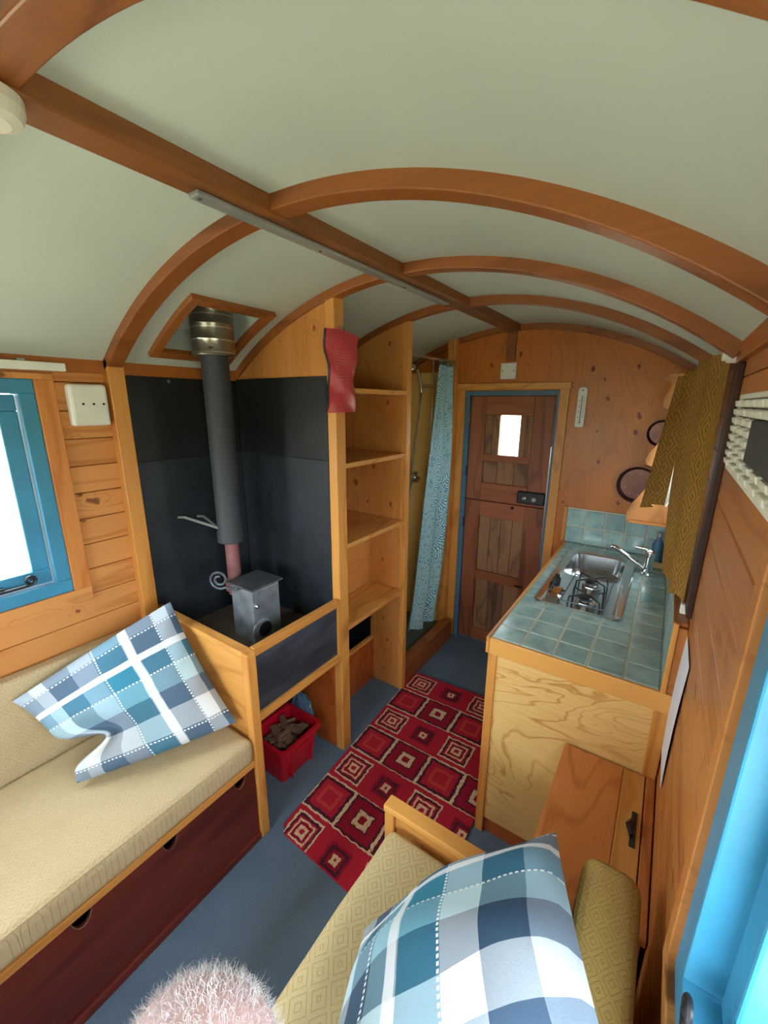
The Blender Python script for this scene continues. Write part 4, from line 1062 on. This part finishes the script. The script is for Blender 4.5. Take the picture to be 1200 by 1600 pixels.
# ================================================================== person seated on the right bench, only the crown in view
HC = Vector((-.326, .118, .950))
def person():
    J = {'pelvis': ((-.235, -.17, .660), .140), 'waist': ((-.255, -.145, .740), .130), 'chest': ((-.295, -.085, .850), .135), 'neck0': ((-.325, -.010, .925), .070), 'neck': ((-.330, .045, .940), .056),
         'head': ((-.330, .100, 0.945), .090), 'crown': ((-.328, .125, 0.950), .085)}
    E_ = [('pelvis', 'waist'), ('waist', 'chest'), ('chest', 'neck0'), ('neck0', 'neck'), ('neck', 'head'), ('head', 'crown')]
    for s_, nm in ((-1, 'l'), (1, 'r')):
        dy = .16 * s_
        J['hip' + nm] = ((-.27, -.17 + .085 * s_, .615), .095); J['knee' + nm] = ((-.66, -.20 + .10 * s_, .560), .062)
        J['calf' + nm] = ((-.665, -.20 + .10 * s_, .36), .052); J['ankle' + nm] = ((-.645, -.20 + .10 * s_, .095), .040); J['toe' + nm] = ((-.80, -.20 + .12 * s_, .045), .036)
        J['sho' + nm] = ((-.315 + (.015 * s_), -.075 + dy * .55, .905), .062); J['elb' + nm] = ((-.44, -.16 + .15 * s_, .69), .044)
        J['wri' + nm] = ((-.60, -.17 + .07 * s_, .66), .029); J['palm' + nm] = ((-.665, -.175 + .075 * s_, .652), .030)
        E_ += [('pelvis', 'hip' + nm), ('hip' + nm, 'knee' + nm), ('knee' + nm, 'calf' + nm), ('calf' + nm, 'ankle' + nm), ('ankle' + nm, 'toe' + nm),
               ('chest', 'sho' + nm), ('sho' + nm, 'elb' + nm), ('elb' + nm, 'wri' + nm), ('wri' + nm, 'palm' + nm)]
        for f in range(5):
            off = (f - 1.5) * .019
            if f < 4:
                a = (-.700, -.175 + .075 * s_ + off, .650); c = (-.735 - (.006 if f in (1, 2) else 0), -.175 + .075 * s_ + off * 1.1, .632); e = (-.752 - (.006 if f in (1, 2) else 0), -.175 + .075 * s_ + off * 1.1, .610)
            else:
                a = (-.655, -.175 + .075 * s_ - s_ * .034, .652); c = (-.685, -.175 + .075 * s_ - s_ * .052, .645); e = (-.712, -.175 + .075 * s_ - s_ * .056, .636)
            for q, (pt, r) in enumerate(((a, .0095), (c, .0085), (e, .0075))): J['f%s%d%d' % (nm, f, q)] = (pt, r)
            E_ += [('palm' + nm, 'f%s%d0' % (nm, f)), ('f%s%d0' % (nm, f), 'f%s%d1' % (nm, f)), ('f%s%d1' % (nm, f), 'f%s%d2' % (nm, f))]
    keys = list(J); idx = {k: i for i, k in enumerate(keys)}
    me = bpy.data.meshes.new('rig'); me.from_pydata([J[k][0] for k in keys], [(idx[a], idx[b]) for a, b in E_], [])
    ob = bpy.data.objects.new('rig', me); COL.objects.link(ob)
    sk = ob.modifiers.new('skin', 'SKIN'); sk.branch_smoothing = .4
    for k in keys: r = J[k][1]; me.skin_vertices[0].data[idx[k]].radius = (r, r)
    me.skin_vertices[0].data[idx['pelvis']].use_root = True
    ss = ob.modifiers.new('sub', 'SUBSURF'); ss.levels = 2
    dg = bpy.context.evaluated_depsgraph_get(); ev = bpy.data.meshes.new_from_object(ob.evaluated_get(dg))
    bpy.data.objects.remove(ob)
    # weld a rounded skull to the body, then re-skin the whole figure as one surface
    bm = bmesh.new(); bm.from_mesh(ev)
    n0 = len(bm.verts); bmesh.ops.create_icosphere(bm, subdivisions=4, radius=1.0); bm.verts.ensure_lookup_table()
    for v in bm.verts[n0:]:
        c = v.co; v.co = HC + Vector((c.x * .106, c.y * .092, c.z * (.094 if c.z > 0 else .115)))
    bm.to_mesh(ev); bm.free()
    ob = bpy.data.objects.new('rig2', ev); COL.objects.link(ob)
    rm = ob.modifiers.new('re', 'REMESH'); rm.mode = 'VOXEL'; rm.voxel_size = .0055
    sm = ob.modifiers.new('sm', 'SMOOTH'); sm.iterations = 6; sm.factor = .5
    bpy.context.view_layer.update(); dg = bpy.context.evaluated_depsgraph_get()
    ev2 = bpy.data.meshes.new_from_object(ob.evaluated_get(dg)); bpy.data.objects.remove(ob); ev = ev2
    body = bpy.data.objects.new('body', ev); COL.objects.link(body)
    ev.materials.clear()
    ev.materials.clear()
    for m in ('skin', 'jumper', 'trouser', 'shoe'): ev.materials.append(M[m])
    for f in ev.polygons:
        f.use_smooth = True; c = f.center
        if c.z > .91 and c.y > .045: i = 0
        elif c.x < -.615 and c.z > .595: i = 0
        elif c.z < .10: i = 3
        elif c.z < .60 or (c.x < -.45 and c.z < .62): i = 2
        elif c.z < .66 and c.x > -.45: i = 2
        else: i = 1
        f.material_index = i
    return body
t = thing('person', 'person with thin pale grey hair sitting at the right bench, crown in view', 'person', (-.24, -.16, .53))
body = person(); adopt(body, t)
# head faces the left bed (-x): ears, nose, eyes
hc = HC
for s_ in (-1, 1):
    b = B(); bmesh.ops.create_uvsphere(b.bm, u_segments=12, v_segments=8, radius=1)
    for v in b.bm.verts: v.co = Vector((hc.x + .005 + v.co.x * .018, hc.y - .02 + s_ * .078 + v.co.y * .008, hc.z - .045 + v.co.z * .030))
    b.build('ear', M['skin'], t, smooth=True)
    b = B(); bmesh.ops.create_uvsphere(b.bm, u_segments=12, v_segments=8, radius=.011)
    for v in b.bm.verts: v.co += Vector((hc.x - .072, hc.y - .035 + s_ * .030, hc.z - .045))
    b.build('eye', M['white'], t, smooth=True)
B().sweep([(hc.x - .078, hc.y - .035, hc.z - .045), (hc.x - .098, hc.y - .04, hc.z - .075), (hc.x - .082, hc.y - .04, hc.z - .083)], [.007, .013, .009], 10).build('nose', M['skin'], t, smooth=True)
# wispy short hair on the crown
bpy.context.view_layer.update()
rh = random.Random(11); hb = B()
fs = [f for f in body.data.polygons if f.material_index == 0 and f.center.z > .95 and f.center.y > .03]
ws = [f.area for f in fs]
for k in range(4600):
    f = rh.choices(fs, ws)[0]; vs_ = [body.data.vertices[i].co for i in f.vertices]
    w_ = [rh.random() + .02 for _ in vs_]; sm = sum(w_); p0 = Vector((0, 0, 0))
    for a, v in zip(w_, vs_): p0 += v * (a / sm)
    n_ = f.normal; d = (n_ * rh.uniform(.1, .8) + Vector((rh.uniform(-1, 1), rh.uniform(-1, 1), rh.uniform(-.3, .6)))).normalized()
    ln = rh.uniform(.006, .013) if rh.random() < .95 else rh.uniform(.013, .022)
    e_ = d.cross(Vector((rh.uniform(-1, 1), rh.uniform(-1, 1), rh.uniform(-1, 1)))).normalized(); cu = rh.uniform(.6, 3.2)
    pts = [p0 - n_ * .001]
    for q in range(1, 6):
        a = cu * q / 5; pts.append(p0 + (d * math.sin(a) + e_ * (1 - math.cos(a))) * (ln / cu) + n_ * .0008 * q)
    hb.sweep(pts, [.00016, .00016, .00015, .00013, .0001, .00006], 3, False)
hb.build('hair', M['hair'], t, smooth=True, kind='stuff')
